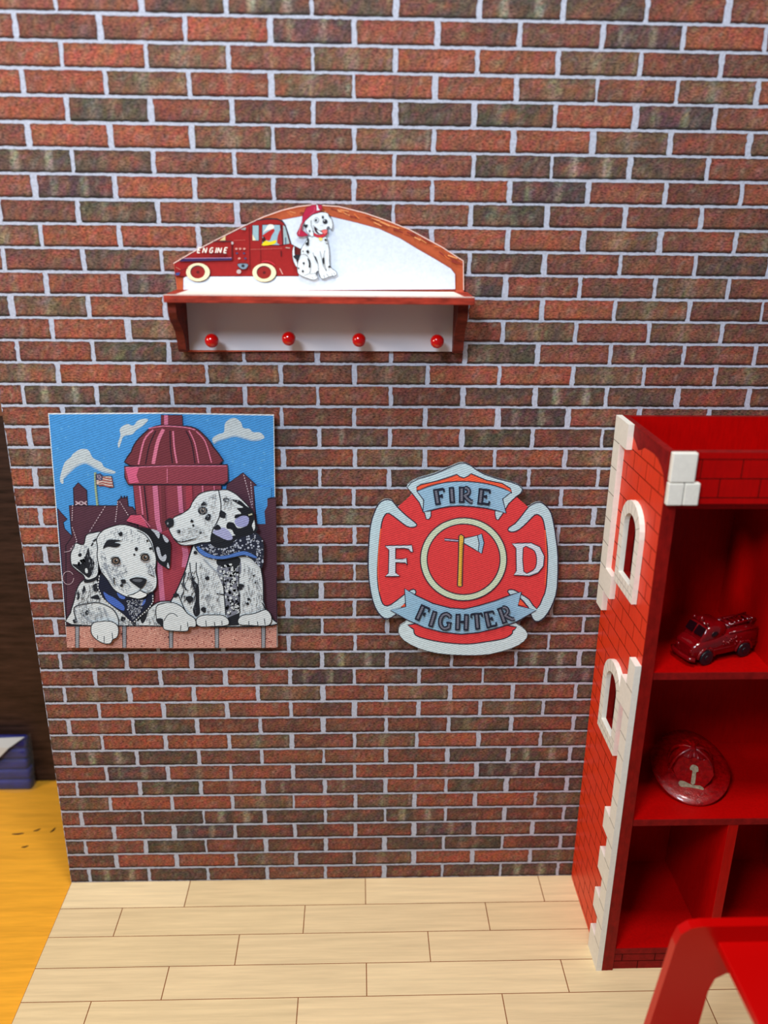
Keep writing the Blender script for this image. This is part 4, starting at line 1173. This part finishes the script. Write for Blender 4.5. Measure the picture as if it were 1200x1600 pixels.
# ------------------------------------------------------------------ toy fire truck on the upper shelf
TZ = 17.45
truck = empty('toy_fire_truck', (16.12, -4.75, TZ + .015), math.radians(180 + 20))
tag(truck, 'small glossy red toy fire truck on the upper shelf of the bookcase', 'toy truck')
TM = truck.matrix_basis.copy(); TM.translation = Vector((16.12, -4.75, TZ + .015))


def tpart(q, name, m_, par=truck, **kw):
    return q.build(name, m_, par, mat4=TM, **kw)


def loft(secs, n=16):
    """secs: (x, half width, z0, z1, squareness)"""
    rows = []
    for (x, hw, z0, z1, e) in secs:
        cz, hz = (z0 + z1) / 2, (z1 - z0) / 2; r = []
        for k in range(n):
            t = 2 * math.pi * (k + .5) / n
            c, s_ = math.cos(t), math.sin(t)
            r.append((x, hw * math.copysign(abs(c) ** e, c), cz + hz * math.copysign(abs(s_) ** e, s_)))
        rows.append(r)
    return rows


def capgrid(q, rows, **kw):
    q.grid(rows, close=True, **kw)
    q.face(rows[0]); q.face(list(reversed(rows[-1])))


# local frame: +x front, z up; length 3.9
q = MB(); capgrid(q, loft([(-1.85, .60, .30, 1.28, .45), (-1.80, .68, .26, 1.36, .4), (-1.0, .72, .26, 1.40, .35), (0.1, .72, .26, 1.36, .35), (0.75, .70, .26, 1.24, .4), (1.40, .69, .26, 1.16, .42), (1.74, .64, .28, 1.02, .45), (1.82, .55, .32, .9, .6)], 20))
tpart(q, 'body', m_toy, smooth=True)
q = MB(); capgrid(q, loft([(0.05, .58, 1.1, 1.66, .5), (0.2, .64, 1.0, 1.86, .42), (0.75, .64, .95, 1.88, .42), (1.15, .62, .95, 1.76, .45), (1.42, .58, .9, 1.2, .6)], 20))
tpart(q, 'cab', m_toy, smooth=True)
for s in (-1, 1):
    ya, yb = (s * .06, s * .50)
    q = MB(); q.prism([(1.13, ya, 1.72), (1.13, yb, 1.70), (1.37, yb, 1.36), (1.39, ya, 1.36)], (.06, 0, .035)); tpart(q, 'windshield', m_toyglass, bevel=.03)
    q = MB(); q.sphere((.72, s * .63, 1.42), .20, .05, .15); tpart(q, 'side_window', m_toyglass, smooth=True)
    for x in (1.12, -1.05):
        q = MB(); q.tube([(x, s * .50, .36), (x, s * .80, .36)], .36, 24); tpart(q, 'wheel', m_toyblk, bevel=.05)
        q = MB(); q.tube([(x, s * .78, .36), (x, s * .83, .36)], .15, 14); tpart(q, 'wheel_hub', m_toyblk, bevel=.02)
        q = MB(); q.tube([(x + .46 * math.cos(a), s * .70, .36 + .46 * math.sin(a)) for a in [math.pi * i / 10 for i in range(11)]], .07, 8); tpart(q, 'fender', m_toy, smooth=True)
    q = MB(); q.sphere((1.78, s * .42, .66), .09, .12, .12); tpart(q, 'headlight', m_toy, smooth=True)
q = MB(); q.tube([(1.75, -.74, .36), (1.92, -.5, .34), (1.96, 0, .34), (1.92, .5, .34), (1.75, .74, .36)], .11, 10); tpart(q, 'front_bumper', m_toy, smooth=True)
q = MB(); q.sphere((1.0, 0, 1.95), .11, .11, .13); q.tube([(1.05, -.42, 1.84), (1.05, .42, 1.84)], .05, 8)
for s in (-.42, .42): q.sphere((1.05, s, 1.90), .09)
tpart(q, 'beacon_light', m_toy, smooth=True)
q = MB()
for s in (-.30, .30): q.tube([(-1.9, s, 1.62), (-.2, s, 1.52)], .05, 8)
for i in range(7): x = -1.8 + i * .25; q.tube([(x, -.30, 1.61 - i * .015), (x, .30, 1.61 - i * .015)], .035, 6)
for x in (-1.7, -.5): q.box(x - .05, x + .05, -.32, .32, 1.30, 1.60)
tpart(q, 'ladder', m_toy, smooth=True)
q = MB(); rn = random.Random(3)
for s in (-1, 1):
    for i in range(22): q.sphere((rn.uniform(-.8, .25), s * .72, rn.uniform(.72, 1.25)), rn.uniform(.03, .07), n=8, m=6)
    q.tube([(-1.78, s * .73, .70), (1.5, s * .70, .66)], .035, 6)
    q.tube([(-1.75, s * .66, 1.36), (-.1, s * .66, 1.36)], .05, 6)
tpart(q, 'pump_panel', m_toy, smooth=True)

# ------------------------------------------------------------------ toy helmet on the middle shelf
HZ = 9.42
HP = Vector((16.55, -3.35, HZ + .645))
HM = Matrix.Translation(HP) @ Matrix.Rotation(math.radians(-15), 4, 'Z') @ Matrix.Rotation(math.radians(12), 4, 'X') @ Matrix.Scale(1.07, 4)
helm = empty('toy_fire_helmet', (16.55, -3.35, HZ))
tag(helm, 'small glossy red toy fire helmet marked 1 on the middle shelf of the bookcase', 'toy helmet')


def hpart(q, name, m_, **kw):
    return q.build(name, m_, helm, mat4=HM, **kw)


n = 48; rows = []
prof = [(0.86, .10), (1.15, .04), (1.55, -.04), (1.80, -.10), (1.86, -.07), (1.84, .0), (1.55, .06), (1.15, .16), (.90, .22)]
for r, z in prof:
    rr = []
    for k in range(n):
        t = 2 * math.pi * k / n; c, s_ = math.cos(t), math.sin(t)
        ext = (r - .86)
        rad_y = 1.08 * r / .86 * .86 + (.55 * max(0, s_) + .18 * max(0, -s_)) * ext
        rad_x = (r if r > 1 else r) * .98
        rr.append((rad_x * c, rad_y * s_, z + .12 * abs(c) ** 3 * ext - .10 * ext * (1 if s_ > 0 else .6) * abs(s_)))
    rows.append(rr)
q = MB(); q.grid(rows, close=True); hpart(q, 'brim', m_helm, smooth=True)
rows = []
for i in range(11):
    t = math.pi / 2 * i / 10; r = math.cos(t)
    rows.append([(1.00 * r * (1 + .05 * math.cos(8 * 2 * math.pi * k / n)) * math.cos(2 * math.pi * k / n), 1.14 * r * (1 + .05 * math.cos(8 * 2 * math.pi * k / n)) * math.sin(2 * math.pi * k / n), .10 + 1.15 * math.sin(t)) for k in range(n)])
q = MB(); q.grid(rows, close=True)
for k in range(8):
    a = 2 * math.pi * (k + .5) / 8
    q.tube([(1.03 * math.cos(t) * math.cos(a), 1.17 * math.cos(t) * math.sin(a), .10 + 1.2 * math.sin(t)) for t in [math.pi / 2 * i / 8 for i in range(9)]], .085, 6)
q.tube([(0.99 * math.cos(2 * math.pi * k / 36) * 1.03, 1.13 * math.sin(2 * math.pi * k / 36) * 1.03, .20) for k in range(37)], .06, 8)
q.tube([(0, .95 * math.cos(t), .25 + 1.12 * math.sin(t)) for t in [math.pi * i / 14 for i in range(15)]], .10, 8)
hpart(q, 'crown', m_helm, smooth=True)
SM = Matrix.Translation((0, -1.24, .12)) @ Matrix.Scale(1.12, 4) @ Matrix.Rotation(math.radians(-28), 4, 'X')
sh = [(-.42, -.02), (.42, -.02), (.66, .30), (.80, .62), (.62, 1.02), (.45, 1.20), (.22, 1.12), (0, 1.22), (-.22, 1.12), (-.45, 1.20), (-.66, 1.02), (-.80, .62), (-.66, .30)]
q = MB(); q.prism([tuple(SM @ Vector((x, -.06, z))) for x, z in sh], SM.to_3x3() @ Vector((0, .12, 0))); hpart(q, 'front_shield', m_helm, bevel=.03)
q = MB()
one = [(-.07, .14), (.09, .14), (.09, .62), (.17, .66), (.14, .86), (-.06, .92), (-.16, .80), (-.14, .68), (-.05, .66)]
q.prism([tuple(SM @ Vector((x, -.10, z))) for x, z in smooth_pts(one, 2)], SM.to_3x3() @ Vector((0, .045, 0)))
foot = [(-.55, .04), (-.40, -.10), (0, -.16), (.34, -.12), (.46, -.02), (.30, .08), (0, .06), (-.30, .16), (-.5, .16)]
q.prism([tuple(SM @ Vector((x, -.10, z))) for x, z in smooth_pts(foot, 2)], SM.to_3x3() @ Vector((0, .045, 0)))
hpart(q, 'number_one', m_helmtxt, bevel=.015)

# ------------------------------------------------------------------ red bench close to the camera
RY = -14.0
bench = empty('toy_bench', (16.9, RY - 3.2, 0))
tag(bench, 'bright red glossy toy bench with arched end panel, close in the lower right corner', 'bench')
for yy in (RY, RY - 6.9):
    q = MB()
    out = [(10.55, 0), (12.75, 0), (13.30, 6.0), (13.42, 7.8), (13.60, 8.45), (14.0, 8.72), (19.9, 8.72), (20.3, 8.45), (20.48, 7.8), (20.6, 6.0), (21.15, 0), (23.35, 0), (22.1, 10.2), (21.92, 10.75), (21.5, 11.05), (21.0, 11.12), (12.75, 11.12), (12.3, 11.04), (11.95, 10.75), (11.80, 10.2)]
    q.prism([(x, yy, z) for x, z in out], (0, -.42, 0)); q.build('end_panel', m_bench, bench, bevel=.17)
q = MB(); q.box(13.45, 20.55, RY - 6.85, RY - .40, 9.95, 10.35); q.build('seat_board', m_bench, bench, bevel=.05)

# ------------------------------------------------------------------ packet of navy fabric in clear film
bag = empty('fabric_packet', (-25.0, 8.9, -0.3))
tag(bag, 'folded navy fabric in a clear plastic bag at left on the worktable', 'packet')
q = MB()
for i in range(5):
    z0 = -.22 + i * .78
    q.box(-29.0, -22.35 + .06 * math.sin(i * 2.1), 8.55 + .05 * i, 9.45, z0, z0 + .74)
q.build('folded_fabric', m_navy, bag, bevel=.18, smooth=True)
rows = []
for i in range(9):
    z = -.28 + 4.15 * i / 8; r = []
    for k in range(25):
        t = k / 24; x = -29.3 + 7.25 * t
        r.append((x, 8.40 + .05 * i + .05 * math.sin(x * 3 + i) + (.35 if t > .97 else 0), z + .05 * math.sin(x * 2)))
    rows.append(r)
q = MB(); q.grid(rows); q.build('plastic_bag', m_film, bag, smooth=True, recalc=False)
q = MB(); q.prism([(-29.0, 8.36, 3.8), (-22.3, 8.70, 3.85), (-23.3, 8.42, 3.2), (-24.6, 8.3, 1.9), (-29.0, 8.3, 1.7)], (0, .03, 0)); q.build('bag_flap', m_flap, bag, recalc=False)
